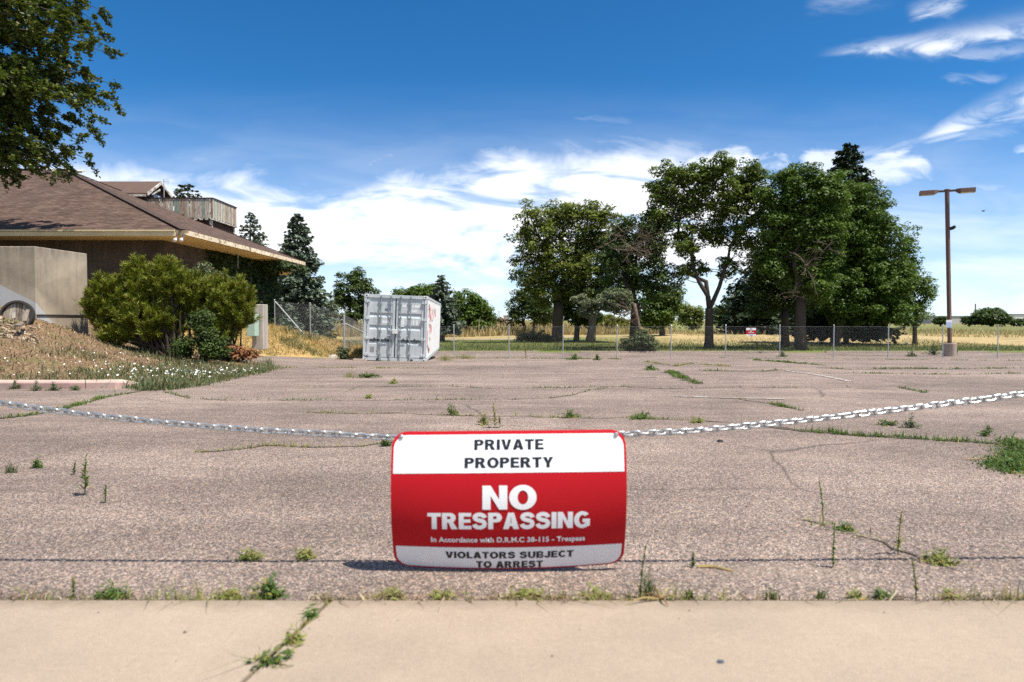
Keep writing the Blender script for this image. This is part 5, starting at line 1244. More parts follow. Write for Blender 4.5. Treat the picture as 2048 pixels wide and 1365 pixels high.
small('shade_tree', 1325, 672, [(1310, 620, 34, 34), (1335, 610, 26, 36), (1300, 640, 30, 16)], m_mid, 'green round tree behind the dark twiggy tree, left of the open crowned one', .35, 90, 80, 1.1, .32)
small('shade_tree', 1385, 662, [(1385, 634, 24, 20), (1370, 622, 16, 14)], m_loc2, 'small pale tree far off left of the open crowned tree trunk', .3, 50, 70, 1.4, .42)
small('shade_tree', 1455, 662, [(1450, 630, 26, 24), (1475, 620, 22, 22), (1435, 640, 14, 14)], m_dark, 'dark small tree far off right of the open crowned tree trunk', .4, 60, 80, 1.5, .42)
small('shrub', 1070, 684, [(1050, 678, 18, 10), (1075, 676, 20, 11), (1095, 680, 14, 9)], m_sage, 'low spreading grey green shrub at the foot of the forked trunk', .06, 60, 60, .45, .18)
small('shrub', 1285, 705, [(1262, 690, 16, 16), (1285, 682, 22, 22), (1300, 694, 14, 13)], m_sage, 'grey green shrub at the foot of the dark twiggy tree', .05, 70, 60, .35, .14)
# --- trees left of centre
bs, ds = gbase(597, 679)
spruce('spruce_tree', bs, px(596, 425, ds)[2] - bs[2], 4.9, m_spruce, 'tall blue grey spruce standing behind the roof corner of the building', levels=44, per=17, sprays=40, size=.6, trunk_r=.35, clear=.02, shape=.66)
small('olive_tree', 650, 676, [(645, 645, 22, 26), (660, 625, 14, 22), (630, 660, 18, 14)], m_olive, 'pale silvery bush at the right foot of the tall blue grey spruce', .15, 70, 70, .7, .22)
sp = px(503, 690, 62); sp[2] = -1.6
spruce('spruce_tree', sp, px(495, 422, 62)[2] + 1.6, 4.2, m_spruce, 'blue grey spruce partly hidden by the roof right of the deck', levels=36, per=13, sprays=26, size=.42, trunk_r=.3, shape=.7)
sp = px(380, 690, 60); sp[2] = -1.6
spruce('spruce_tree', sp, px(382, 366, 60)[2] + 1.6, 5.0, m_spruce2, 'dark conifer top showing above the roof deck rail', levels=40, per=14, sprays=26, size=.45, trunk_r=.3, shape=.55)
small('shade_tree', 703, 668, [(700, 580, 34, 36), (690, 620, 36, 34), (735, 600, 22, 32), (720, 560, 16, 22), (725, 640, 30, 22)], m_dark, 'dark leafy tree just left of the container beyond the fence', .4, 130, 80, 1.0, .32)
small('shade_tree', 840, 664, [(825, 592, 26, 14), (850, 588, 20, 14), (840, 620, 40, 26), (865, 590, 16, 16)], m_mid, 'distant green tree showing over the container roof', .4, 70, 80, 1.6, .45)
bs, ds = gbase(884, 684)
spruce('spruce_tree', bs, px(884, 549, ds)[2] - bs[2], 3.0, m_spruce, 'blue grey spruce with a bare lower trunk just right of the container', levels=30, per=14, sprays=28, size=.42, trunk_r=.35, clear=.17, shape=.65)
small('shade_tree', 945, 672, [(930, 610, 26, 24), (955, 620, 24, 26), (970, 635, 16, 22), (925, 640, 26, 18), (950, 648, 30, 14)], m_mid, 'round bright green tree right of the bare trunked blue spruce', .35, 130, 80, 1.0, .32)
small('dry_bush', 1000, 664, [(1000, 646, 14, 10), (985, 652, 10, 8)], plain('rusty_brush', (.16, .105, .06), .9, var=.3), 'dry reddish bush on the dry grass right of the round green tree', .08, 30, 50, .9, .30)
# --- far right
small('far_tree', 1984, 650, [(1975, 634, 24, 14), (1992, 634, 22, 14), (2006, 640, 10, 8), (1960, 640, 12, 8)], m_dark, 'dark round clump of trees on the horizon right of the lamp post', .4, 70, 70, 2.2, .8, d=235)
small('far_tree', 1938, 650, [(1937, 641, 12, 7), (1946, 642, 8, 5)], m_dark, 'small dark tree on the horizon just left of the thin mast', .3, 24, 60, 1.6, .7, d=240)
small('far_tree', 1881, 650, [(1881, 642, 10, 7)], m_dark, 'small dark tree on the horizon just left of the lamp post', .3, 20, 60, 1.6, .7, d=240)
small('far_tree', 2040, 652, [(2035, 646, 12, 5), (2055, 645, 12, 6)], m_dark, 'low dark trees on the horizon at the right edge below the white warehouse', .3, 30, 60, 1.6, .7, d=240)
# --- tree at the upper left, its trunk outside the picture
EB = np.array([-20.6, 21.2, 0.9]); ED = 22.3
elm = empty('elm_tree', tuple(EB), 'leafy branches of a tree overhanging the roof from the upper left corner', 'tree')
mb = MB(); fk = EB + [.3, 0, 5.0]; mb.tube([EB - [0, 0, .8], EB + [.1, 0, 2.5], fk, fk + [.2, .2, 4], fk + [.3, 0, 8]], [.5, .40, .36, .28, .1], 10)
tips = [(228, 205, .4), (222, 160, 0), (205, 60, .6), (206, 95, -.4), (198, 12, .3), (172, 308, -.2), (140, 330, .3), (178, 250, .2), (185, 225, -.3), (120, 180, -1), (90, 300, .5), (60, 330, -.4), (30, 345, .2), (100, 60, 1), (140, 120, .8), (60, 120, -.8), (40, 230, .4), (0, 290, -.5), (-60, 330, .3), (-40, 180, .8), (110, 240, .8), (150, 190, -.8), (160, 40, -1), (60, 20, .6), (10, 60, -.6), (150, -40, .4), (60, -60, 0), (-80, 60, .5), (-60, -80, 0), (110, -110, .2), (-160, 240, .3), (-160, 100, -.5), (120, 20, .2), (80, 200, .9), (20, 160, -1), (130, 285, .7), (205, 180, .9), (180, 75, -.8), (190, 35, .9), (60, 270, -.9), (20, 310, .8), (110, 330, -.6), (170, 140, .3), (-20, 20, .2), (70, 150, .9), (0, 120, .6), (30, 200, -.3), (80, 90, -.6), (50, 60, .9), (110, 20, -.3), (-10, 240, -.9), (90, 250, -.4), (50, 310, .1), (10, 330, .9), (150, 270, 0), (130, 160, -.2), (60, 190, .2), (150, 90, .2), (90, -20, .7), (20, -30, -.5)]
LC = []; LN = []; LA = []
for (X, Y, o) in tips:
    e = px(X, Y, ED + o * 1.6); st = fk + np.array([0, 0, np.clip(e[2] - fk[2] + .3, -.4, 7.0)]) + rng.normal(0, .15, 3)
    pts = curve_pts(st, e, .04, 11, .55); pts[-3:, 2] -= np.array([0, .04, .14]); mb.tube(pts, np.linspace(.075, .008, 11), 6, cap=False)
    L = np.linalg.norm(e - st)
    for j in range(3, 11):
        for _ in range(6 if j < 10 else 3):
            s = pts[j] + rng.normal(0, .05, 3); dv = unit(unit(e - st) * .8 + rng.normal(0, .55, 3) + np.array([0, 0, -.22])); ln = rng.uniform(.35, .9) * (1.15 - .06 * j); q = curve_pts(s, s + dv * ln, .1, 5, .1); q[:, 2] -= np.linspace(0, 1, 5) ** 2 * .12
            mb.tube(q, np.linspace(.011, .003, 5), 3, cap=False)
            k = int(ln * 150); t = rng.uniform(.1, 1.03, k); c = np.stack([np.interp(t, np.linspace(0, 1, 5), q[:, a]) for a in range(3)], -1) + rng.normal(0, .045, (k, 3))
            LC.append(c); LN.append(np.tile([0, 0, 1.0], (k, 1)) + rng.normal(0, .45, (k, 3)))
mb.build('trunk', m_bark, elm, smooth=True)
LC = np.concatenate(LC); LN = np.concatenate(LN); Vv, Q = leaves(LC, LN, .12, .58); npmesh('crown', Vv, Q, m_elm, elm)

# ================================================================== BUSHES AND IVY
def needle_bush(name, root_p, blobs, mat, label, ncl=300, per=70, ln=.13, wd=.016, cr=.22, cat='bush'):
    root = empty(name, tuple(root_p), label, cat)
    blobs = [(c_, r_ * .84) for c_, r_ in blobs]; w = np.array([b[1][0] * b[1][2] for b in blobs]); w /= w.sum(); V = []; mb = MB(); n = 0
    for b, k in zip(blobs, (w * ncl).astype(int)):
        dv = unit(rng.normal(0, 1, (k, 3))); r = rng.uniform(.55, 1.0, (k, 1)) ** .6; cc = b[0] + dv * r * b[1]
        for c, d_ in zip(cc, dv):
            ax = unit(d_ * .55 + np.array([0, 0, 1.0]) + rng.normal(0, .25, 3)); L = cr * rng.uniform(.8, 1.7)
            t = rng.uniform(0, 1, per); m = per; az = rng.uniform(0, 2 * math.pi, m); a = unit(np.cross(ax, [.3, .9, .2])); bb = np.cross(ax, a)
            rad = np.cos(az)[:, None] * a + np.sin(az)[:, None] * bb; dirn = unit(rad * rng.uniform(.4, 1.1, (m, 1)) + ax * rng.uniform(.5, 1.1, (m, 1)))
            s = c + ax * (t * L)[:, None] + rad * .01; e = s + dirn * (ln * rng.uniform(.7, 1.25, (m, 1))); sd = unit(np.cross(dirn, rng.normal(0, 1, (m, 3)))) * wd / 2
            V.append(np.stack([s - sd, s + sd, e + sd * .4, e - sd * .4], 1).reshape(-1, 3))
            if rng.random() < .25: mb.tube(curve_pts(np.array(root_p) + rng.normal(0, .2, 3) * [1, 1, .2], c, .1, 5, .2), np.linspace(.03, .008, 5), 4, cap=False)
    V = np.concatenate(V); npmesh('foliage', V, np.arange(len(V)).reshape(-1, 4), mat, root); mb.build('stems', m_bark, root); return root
BD = 18.4
bp_ = px(345, 722, BD); bp_[2] = float(GB(bp_[0], bp_[1]))
needle_bush('pine_bush', bp_, [blob(215, 625, 44, 48, BD), blob(280, 595, 46, 52, BD), blob(335, 575, 48, 46, BD), blob(300, 650, 70, 50, BD), blob(225, 585, 36, 22, BD), blob(280, 548, 22, 24, BD - .1), blob(325, 545, 20, 20, BD - .1), blob(240, 675, 40, 26, BD - .2)], m_pine, 'large yellow green pine bush with upright shoots in front of the building', 760, 110, .12, .018, .22)
bp2 = px(440, 724, BD + .5); bp2[2] = float(GB(bp2[0], bp2[1]))
needle_bush('pine_bush', bp2, [blob(440, 615, 46, 44, BD + .4), blob(475, 625, 36, 46, BD + .4), blob(395, 600, 44, 50, BD + .4), blob(450, 580, 30, 20, BD + .4), blob(430, 670, 44, 30, BD + .3), blob(478, 590, 22, 22, BD + .4)], m_pine, 'smaller rounder pine bush growing into the right side of the large one', 460, 110, .115, .017, .20)
def leafbush(name, X, Yb, d, blobs, m, label, n=60, nl=60, cr=.25, leaf=.07, cat='bush', zf=None, group=None):
    b = px(X, Yb, d); b[2] = float((zf or GB)(b[0], b[1])); root = empty(name, tuple(b), label, cat, group)
    cc, C, N = clump_cloud([blob(*q, d) for q in blobs], n, nl, cr); Vv, Q = leaves(C, N, leaf, .5); npmesh('foliage', Vv, Q, m, root)
    mb = MB()
    for c in cc[:40]: mb.tube(curve_pts(b - [0, 0, .03], c, .1, 4, .2), np.linspace(.018, .004, 4), 4, cap=False)
    mb.build('stems', m_bark, root); return root
leafbush('leafy_shrub', 410, 724, 17.4, [(408, 655, 16, 26), (430, 698, 24, 20), (372, 694, 18, 18)], m_dark, 'glossy leaved green shrub climbing through the front of the pine bushes', 90, 70, .24, .075)
leafbush('twiggy_shrub', 405, 690, 20.3, [(405, 545, 22, 18), (440, 560, 20, 14), (470, 575, 20, 14)], m_sage, 'thin twiggy shrub rising behind the pine bushes against the wall', 34, 40, .22, .08)
leafbush('dead_shrub', 470, 722, 18.6, [(470, 705, 22, 14), (500, 712, 14, 8)], m_rust, 'rust brown dead branches hanging out at the right foot of the pine bushes', 26, 40, .15, .09)
leafbush('roundish_weed', 684, 718, 27.0, [(684, 708, 11, 11)], m_sage, 'dark round weed bush just left of the container', 40, 50, .16, .06)
# ivy over the end of the right wall and up under the eaves
nI = 15000; yy = rng.uniform(27.5, 37.4, nI); zz = rng.uniform(.15, EZ - .15, nI); keep = (yy - 31.2 + .75 * np.sin(zz * 2.1) + .25 * np.sin(zz * 7 + yy)) > rng.normal(0, .35, nI) - .15 * (zz - 1.5) * (zz > 1.5) * 4
thin = (np.abs(((yy - 27) * 1.9 + .3 * np.sin(zz * 5)) % 1.6 - .8) < .05) & (zz < 2.6); keep |= thin & (rng.random(nI) < .8)
yy, zz = yy[keep], zz[keep]; C = np.stack([-12.96 + rng.gamma(2., .07, len(yy)), yy, zz], -1)
V1, Q1 = leaves(C, np.tile([.8, -.5, .6], (len(C), 1)), .15, .8)
k2 = 1600; C2 = np.stack([rng.uniform(-12.9, -11.2, k2), rng.uniform(33.5, 37.6, k2), EZ - .22 - rng.gamma(1.4, .10, k2)], -1); V2, Q2 = leaves(C2, np.tile([.3, -.5, .6], (k2, 1)), .14, .8)
npm = npmesh('ivy', np.concatenate([V1, V2]), np.concatenate([Q1, Q2 + len(V1)]), m_ivy, loc=(-12.9, 34.0, .3)); tag(npm, 'dark ivy smothering the end of the building wall and hanging from its eaves', 'ivy')

# ================================================================== GRASS, FLOWERS AND LITTER
def blades(base, h, w, lean=.35):
    """two-part tapering blades; base (n,3), h and w (n,)"""
    n = len(base); az = rng.uniform(0, 2 * math.pi, n); dv = np.stack([np.cos(az), np.sin(az), 0 * az], -1); sd = np.stack([-np.sin(az + rng.normal(0, .8, n)), np.cos(az), 0 * az], -1) * (w / 2)[:, None]
    ln = np.minimum(np.abs(rng.normal(0, lean, n)), 2.0); m = base + dv * (h * ln * .35)[:, None] + np.array([0, 0, 1]) * (h * .55)[:, None]; t = base + dv * (h * ln * 1.1)[:, None] + np.array([0, 0, 1]) * (h * (1 - .25 * ln))[:, None]
    V = np.stack([base - sd, base + sd, m + sd * .8, m - sd * .8, t + sd * .12, t - sd * .12], 1).reshape(-1, 3); i = np.arange(n)[:, None] * 6
    return V, np.concatenate([i + [0, 1, 2, 3], i + [3, 2, 4, 5]])
def stuff(name, parts, mat, label, cat):
    V = []; Q = []; k = 0
    for v, q in parts: V.append(v); Q.append(q + k); k += len(v)
    return tag(npmesh(name, np.concatenate(V), np.concatenate(Q), mat), label, cat, kind='stuff')
gp_, yp_ = [], []
for fine, w, dens, key in crack_pts:
    seg = np.linalg.norm(np.diff(fine, axis=0), axis=1).sum(); d = fine[:, 1].mean(); n = int(np.clip(seg * dens * 48 * (1 if d < 9 else .6), 60, 9000))
    patch = np.convolve(rng.random(len(fine)) ** 5, np.hanning(9), 'same') ** 1.6 + 1e-4; patch /= patch.sum()
    i = rng.choice(len(fine), n, p=patch); b = fine[i] + rng.normal(0, 1, (n, 3)) * [.03, w * .35, 0]; b[:, 2] = G(b[:, 0], b[:, 1])
    h = np.clip(rng.gamma(2.2, .010, n) + w * .05, .006, .12) * (1 + np.clip(d - 6, 0, 14) * .03); (gp_ if key == 'g' else yp_).append(blades(b, h, np.full(n, .0046 + .0007 * max(0, d - 5)), 1.25))
# weedy corner patch at the right edge
for X, Y, rx, ry, n in ((2040, 925, 60, 26, 2600), (2060, 900, 50, 20, 1200), (2010, 935, 24, 8, 500), (2030, 888, 20, 6, 400)):
    pts = np.array([gp(X + rng.normal(0, rx * .5), Y + rng.normal(0, ry * .45)) for _ in range(160)]); b = pts[rng.integers(0, 160, n)] + rng.normal(0, .05, (n, 3)) * [1, 1, 0]; b[:, 2] = G(b[:, 0], b[:, 1]); gp_.append(blades(b, rng.gamma(2.2, .0085, n), np.full(n, .008), 1.5))
stuff('crack_grass', gp_, m_weed, 'short green grass growing in the cracks of the asphalt', 'grass')
# straw, moss and seedlings along the joint between asphalt and pavement
n = 8500; xx = rng.uniform(-2.2, 2.2, n); cl_ = (np.sin(xx * 5.2) + np.sin(xx * 13.7 + 1) * .7 + np.sin(xx * 31) * .4); b = np.stack([xx, Y1 + .012 + np.abs(rng.normal(0, .014, n)), np.full(n, -.036)], -1); sel = cl_ + rng.normal(0, .5, n) > .1; b = b[sel]
yp_.append(blades(b, np.clip(rng.gamma(1.6, .014, len(b)), .006, .08) + .01, np.full(len(b), .0032), .9))
n = 700; yy = rng.uniform(1.45, 1.9, n); b = np.stack([np.array([jx(q) for q in yy]) + rng.normal(0, .004, n), yy, np.full(n, -.03)], -1); b = b[(np.sin(yy * 37) + rng.normal(0, .4, n)) > .45]; yp_.append(blades(b, rng.gamma(2, .010, len(b)) + .02, np.full(len(b), .003), .9))
n = 2600; xx = rng.uniform(-2.3, 2.3, n); b = np.stack([xx, Y1 + .004 + np.abs(rng.normal(0, .02, n)) - .012 * (rng.random(n) < .25), np.full(n, -.012)], -1); b = b[(np.sin(xx * 4.1 + 2) + .8 * np.sin(xx * 11.3) + rng.normal(0, .6, n)) > -.2]
jl = blades(b, np.clip(rng.gamma(2, .008, len(b)), .004, .05), np.full(len(b), .0034), 3.0)
stuff('dry_crack_grass', yp_, m_weedy, 'yellowing short grass in the asphalt cracks and along the pavement joint', 'grass')
# dry mulch, straw and low weeds on the bank
def on_bank(n, x0, x1, y0, y1):
    x = rng.uniform(x0, x1, n * 3); y = rng.uniform(y0, y1, n * 3); k = inside(x, y) & (edge_dist(x, y) > .05); x, y = x[k][:n], y[k][:n]; return np.stack([x, y, bankz(x, y)], -1)
b = on_bank(26000, -16, -5.6, 10.8, 24); q = on_bank(20000, -13, -5.9, 24, 33)
m_barklit = leafy('bark_litter', (0.10, 0.065, 0.038), (0.29, 0.20, 0.115), 0.05, (0.48, 0.40, 0.29), 2.0)
stuff('bark_litter', [jl, blades(b, np.clip(rng.gamma(2, .022, len(b)), .01, .14), np.full(len(b), .014), 1.6)], m_barklit, 'brown bark litter and dead leaves on the near bank and along the pavement joint', 'bark litter')
stuff('dry_bank_straw', [blades(q, np.clip(rng.gamma(2.2, .045, len(q)), .03, .28), np.full(len(q), .018), .8)], m_straw, 'dry golden straw covering the bank beyond the pine bushes', 'straw')
def patchy(b, f, thr): return b[f(b[:, 0], b[:, 1]) + rng.normal(0, .3, len(b)) > thr]
fn = lambda x, y: np.sin(x * 1.9 + 1.3 * np.sin(y * 1.1)) + .8 * np.sin(y * 2.3 + x * .7) + .5 * np.sin(x * 5.3) 
b1_ = patchy(on_bank(15000, -13, -5.4, 10.9, 18.5), fn, 0.9); sc = on_bank(5000, -8.0, -5.4, 11.2, 17.5); q = patchy(on_bank(16000, -13, -5.9, 24, 33), fn, .7)
ed = np.array([e[:2] for e in EDGE[2:12]]); k = 3200; i = rng.integers(0, len(ed) - 1, k); t = rng.random((k, 1)); eb = ed[i] * (1 - t) + ed[i + 1] * t + rng.normal(0, .10, (k, 2)); eb = np.stack([eb[:, 0], eb[:, 1], GB(eb[:, 0], eb[:, 1])], -1)
stuff('bank_weeds', [blades(b1_, rng.gamma(2.2, .035, len(b1_)) + .01, np.full(len(b1_), .013), .7), blades(sc, rng.gamma(2.2, .030, len(sc)) + .01, np.full(len(sc), .013), .7), blades(q, rng.gamma(2.2, .06, len(q)) + .02, np.full(len(q), .02), .6), blades(eb, rng.gamma(2., .035, k) + .01, np.full(k, .012), .7)], m_sage, 'low dusty green weeds scattered over the bank', 'weeds')
# white bindweed flowers
def flowers(b, r):
    V = []; Q = []; 
    az = np.arange(6) * math.pi / 3; k = 0
    for p in b:
        c = p + [0, 0, rng.uniform(.02, .09)]; nrm = unit(np.array([rng.normal(0, .5), -.5 + rng.normal(0, .4), 1.0])); a = unit(np.cross(nrm, [1, .2, 0])); bb = np.cross(nrm, a); rr = r * rng.uniform(.7, 1.3)
        ring = [c + (a * math.cos(t) + bb * math.sin(t)) * rr + nrm * rr * .35 for t in az]; V += [c] + ring; Q += [(k, k + 1 + j, k + 1 + (j + 1) % 6, k + 1 + (j + 2) % 6) for j in (0, 2, 4)]; k += 7
    return np.array(V), np.array(Q)
fl_ = on_bank(1500, -9.2, -5.5, 11.5, 17.2); fl_ = fl_[(np.exp(-((fl_[:, 0] + 6.2 + (fl_[:, 1] - 13.6) * .12) / 1.2) ** 2 - ((fl_[:, 1] - 13.6) / 1.6) ** 2) + .02) > rng.random(len(fl_))][:190]
fl2 = on_bank(45, -12.5, -7, 11.4, 15)
stuff('white_flowers', [flowers(fl_, .017), flowers(fl2, .014)], m_petal, 'small white flowers dotted over the green end of the bank', 'flowers')
# mown and tall grass on the field
x = rng.uniform(-20, 45, 60000); y = 50.3 + rng.gamma(1.5, 7, 60000); k = y < 80; x, y = x[k], y[k]; b = np.stack([x, y, groundz(x, y)], -1)
gn = (np.sin(x * .35 + 1.2 * np.sin(y * .22)) + np.sin(x * .9 + y * .5) * .5); gold_ = (gn <= -.3) & (x > 14) & (y > 60); ga = b[~gold_]; gb_ = b[gold_]
stuff('field_grass', [blades(ga, rng.gamma(2.5, .05, len(ga)), np.full(len(ga), .035), .7)], leafy('meadow_grass', (.08, .115, .03), (.15, .17, .055), .25, (.32, .24, .10)), 'rough green grass on the field beyond the fence', 'grass')
x = rng.uniform(-35, 24, 34000); y = rng.uniform(92, 128, 34000); k = (y > 96 + 5 * np.sin(x * .11)); b1_ = np.stack([x, y, groundz(x, y)], -1)[k]
x = rng.uniform(22, 110, 16000); y = rng.uniform(84, 128, 16000); b2_ = np.stack([x, y, groundz(x, y)], -1)
b3_ = gb_[(gb_[:, 0] > 14) & (gb_[:, 1] > 60)]; 
stuff('tall_dry_grass', [blades(b1_, rng.gamma(6, .17, len(b1_)), np.full(len(b1_), .11), .35), blades(b2_, rng.gamma(3, .10, len(b2_)), np.full(len(b2_), .09), .5), blades(b3_, rng.gamma(2.5, .05, len(b3_)), np.full(len(b3_), .035), .7)], leafy('golden_grass', (.36, .27, .125), (.54, .43, .24), .3, (.22, .2, .09)), 'tall golden dry grass standing across the field', 'grass')
# loose pebbles and grit
mb = MB()
for _ in range(70):
    xq, yq = rng.uniform(-1.6, 1.9), rng.uniform(1.35, 3.2); r = rng.uniform(.0015, .004); z = 0 if yq < Y1 else float(G(xq, yq)) + .001; mb.tube([(xq - r, yq, z + r * .4), (xq, yq, z + r * .7), (xq + r, yq + r * .4, z + r * .4)], [r * .4, r * .8, r * .3], 5)
tag(mb.build('grit', plain('grit', (.12, .10, .09), .9, var=.6, scale=300)), 'dark grit scattered on the pavement and asphalt', 'grit', kind='stuff')

# ================================================================== WEEDS, ONE BY ONE
def weed_geo(kind, h, r, d):
    V = []; Q = []; k = 0; s = max(1.0, d / 6) ** .5
    def add(v, q):
        nonlocal k
        V.append(v); Q.append(q + k); k += len(v)
    def stem(pts, rad):
        m = MB(); m.tube(pts, np.linspace(rad, rad * .5, len(pts)), 4, cap=False); add(np.array(m.v), np.array(m.f))
    if kind == 'stalk':
        lean = rng.normal(0, .08, 2); pts = [np.array([lean[0] * h * t * t, lean[1] * h * t * t, h * t]) for t in np.linspace(0, 1, 7)]; stem(pts, .0022 * s)
        n = int(26 + h * 170); t = rng.uniform(.06, 1, n) ** .9; b = np.stack([lean[0] * h * t * t, lean[1] * h * t * t, h * t], -1); az = np.arange(n) * 2.4 + rng.normal(0, .3, n)
        dv = unit(np.stack([np.cos(az), np.sin(az), rng.uniform(.3, 1.2, n)], -1)); L = (r * (1.05 - .75 * t) * rng.uniform(.6, 1.2, n))[:, None]; sd = unit(np.cross(dv, [0, 0, 1.0])) * (.0046 * s)
        m = b + dv * L * .55; e = b + dv * L - np.array([0, 0, .25]) * L; i = np.arange(n)[:, None] * 6; add(np.stack([b - sd * .5, b + sd * .5, m + sd, m - sd, e + sd * .15, e - sd * .15], 1).reshape(-1, 3), np.concatenate([i + [0, 1, 2, 3], i + [3, 2, 4, 5]]))
    elif kind == 'bush':
        ns = int(9 + 16 * min(1, r * 3))
        for _ in range(ns):
            az = rng.uniform(0, 2 * math.pi); rr = r * rng.uniform(.15, 1.25) ** 1.4; e = np.array([math.cos(az) * rr, math.sin(az) * rr, h * (1.15 - .8 * (rr / r)) * rng.uniform(.35, 1.2)]); pts = curve_pts([0, 0, 0], e, .08, 4, .35); stem(pts, .0018 * s)
            n = int(16 + 30 * np.linalg.norm(e) / .2); n = min(n, 40); t = rng.uniform(.25, 1.05, n); c = np.stack([np.interp(t, np.linspace(0, 1, 4), pts[:, a]) for a in range(3)], -1) + rng.normal(0, .010 * s, (n, 3)); c[:, 2] = np.maximum(c[:, 2], .004)
            v, q = leaves(c, np.tile([0, -.2, 1.], (n, 1)), (.022 + .035 * r) * s, .26); add(v, q)
        nb = int(10 + 50 * r); v, q = blades(rng.normal(0, r * .45, (nb, 3)) * [1, .6, 0], h * rng.uniform(.2, .95, nb), np.full(nb, .003 * s), .9); add(v, q)
    else:
        n = int(40 + 260 * r); b = rng.normal(0, r * .35, (n, 3)) * [1, .7, 0]; v, q = blades(b, h * rng.uniform(.35, 1.05, n), np.full(n, .0036 * s), .45); add(v, q)
        for _ in range(3): stem([np.zeros(3), np.array([rng.normal(0, r * .3), 0, h * .6]), np.array([rng.normal(0, r * .6), 0, h * 1.25])], .0012 * s)
    return np.concatenate(V), np.concatenate(Q)
def weed(X, Y, hp, wp, kind, mat, label, name='weed', zf=None, group=None):
    p = gp(X, Y) if zf is None else zf; d = p[1]; h = hp / F * d; r = wp / 2 / F * d; v, q = weed_geo(kind, h, r, d)
    o = npmesh(name, v + p, q, mat, loc=tuple(map(float, p))); return tag(o, label, 'weed', group)
S0 = lambda X, Y: gp(X, Y, lambda x, y: -0.02)
weed(170, 992, 82, 50, 'stalk', m_weedg, 'tall thin leafy weed alone on the asphalt at the left, taller of the close pair')
weed(148, 952, 26, 16, 'stalk', m_weed, 'tiny sprig just left of the tall thin weed on the left asphalt')
weed(211, 1006, 36, 20, 'stalk', m_weedg, 'short upright weed just right of the tall thin one on the left asphalt')
weed(75, 937, 18, 22, 'bush', m_weed, 'small bright green tuft on the left asphalt beyond the thin tall weed')
weed(22, 948, 24, 34, 'grass', m_sage, 'greyish grass tuft near the left edge of the asphalt', 'grass_tuft')
weed(148, 1204, 46, 20, 'stalk', m_weedy, 'spindly yellowing weed in the pavement joint at the far left', zf=S0(148, 1206))
weed(222, 1208, 36, 44, 'bush', m_weed, 'dark green feathery weed in the pavement joint at the left', zf=S0(222, 1207))
weed(537, 1206, 38, 72, 'bush', m_weed, 'biggest round green weed in the pavement joint left of the slab crack', zf=S0(537, 1206))
weed(620, 1262, 20, 26, 'bush', m_weed, 'little green weed high up in the crack between the pavement slabs', zf=S0(622, 1262))
weed(588, 1312, 26, 46, 'bush', m_weedy, 'yellowish weed midway in the crack between the pavement slabs', zf=S0(590, 1312))
weed(552, 1350, 34, 88, 'bush', m_weed, 'low spreading green weed at the bottom edge in the slab crack', zf=S0(552, 1348))
weed(780, 1210, 20, 60, 'bush', m_weedy, 'flat brownish weed in the pavement joint below the left of the sign', zf=S0(780, 1207))
weed(612, 1126, 12, 36, 'bush', m_weedy, 'small flat weed on the chain shadow left of the sign')
weed(500, 1126, 8, 40, 'bush', m_weedy, 'flattest dry weed on the chain shadow, further left of the sign')
weed(1294, 1204, 60, 40, 'grass', m_weed, 'tallest clump of fresh grass in the pavement joint right of the sign', 'grass_tuft', zf=S0(1294, 1204))
weed(1281, 1200, 108, 16, 'stalk', m_weed, 'very thin tall stalk rising from the grass clump right of the sign', zf=S0(1281, 1204))
weed(1386, 1144, 32, 18, 'stalk', m_weed, 'small upright green weed on the asphalt right of the sign above the grass clump')
weed(1380, 1198, 30, 26, 'grass', m_weed, 'short grass tuft in the pavement joint next right of the tallest clump', 'grass_tuft', zf=S0(1380, 1204))
weed(1646, 1048, 84, 17, 'stalk', m_weedg, 'thin upright stalk on the right asphalt, farthest back of the four tall stalks')
weed(1666, 1146, 92, 20, 'stalk', m_weedg, 'thin upright stalk on the right asphalt, just in front of the farthest stalk')
weed(1796, 1116, 92, 24, 'stalk', m_weedy, 'yellow leaved upright stalk on the right asphalt at the crack')
weed(1832, 1200, 80, 18, 'stalk', m_weedy, 'brownish leaning stalk on the right, closest of the tall stalks to the pavement')
weed(1692, 1066, 10, 26, 'bush', m_weed, 'tiny weed in the diagonal crack beside the farthest tall stalk')
weed(1880, 1132, 30, 56, 'bush', m_weedy, 'yellow green low weed beside the yellow leaved stalk at the right')
weed(1545, 1200, 26, 44, 'grass', m_weed, 'grass tuft in the pavement joint below the middle of the right asphalt', 'grass_tuft', zf=S0(1545, 1205))
weed(1640, 1202, 22, 34, 'grass', m_weed, 'grass tuft in the pavement joint below the two thin stalks', 'grass_tuft', zf=S0(1642, 1205))
weed(1770, 1204, 16, 26, 'bush', m_weed, 'small weed in the pavement joint left of the brownish leaning stalk', zf=S0(1768, 1206))
weed(1855, 1204, 16, 22, 'bush', m_weedy, 'last small weed in the pavement joint towards the right edge', zf=S0(1900, 1206))
weed(1190, 1204, 14, 50, 'bush', m_weedy, 'flat yellow weed in the pavement joint under the right corner of the sign', zf=S0(1190, 1206))
weed(1050, 1204, 12, 80, 'bush', m_weedy, 'wide flat dry weed in the pavement joint under the middle of the sign', zf=S0(1050, 1206))
weed(990, 856, 52, 34, 'stalk', m_weedy, 'tall pale weed on the asphalt just above the sign')
weed(1000, 857, 24, 26, 'stalk', m_weedy, 'lower pale weed beside the tall pale one above the sign')
weed(968, 850, 22, 30, 'bush', m_weedy, 'loose yellow weed left of the tall pale one above the sign')
weed(903, 830, 20, 32, 'bush', m_weed, 'small mixed green weed in the far crack left of the tall pale weed')
weed(1142, 836, 16, 36, 'bush', m_weed, 'round green weed in the far crack above the right half of the sign')
weed(1288, 838, 14, 62, 'bush', m_weed, 'wide low green weed in the far crack right of the sign')
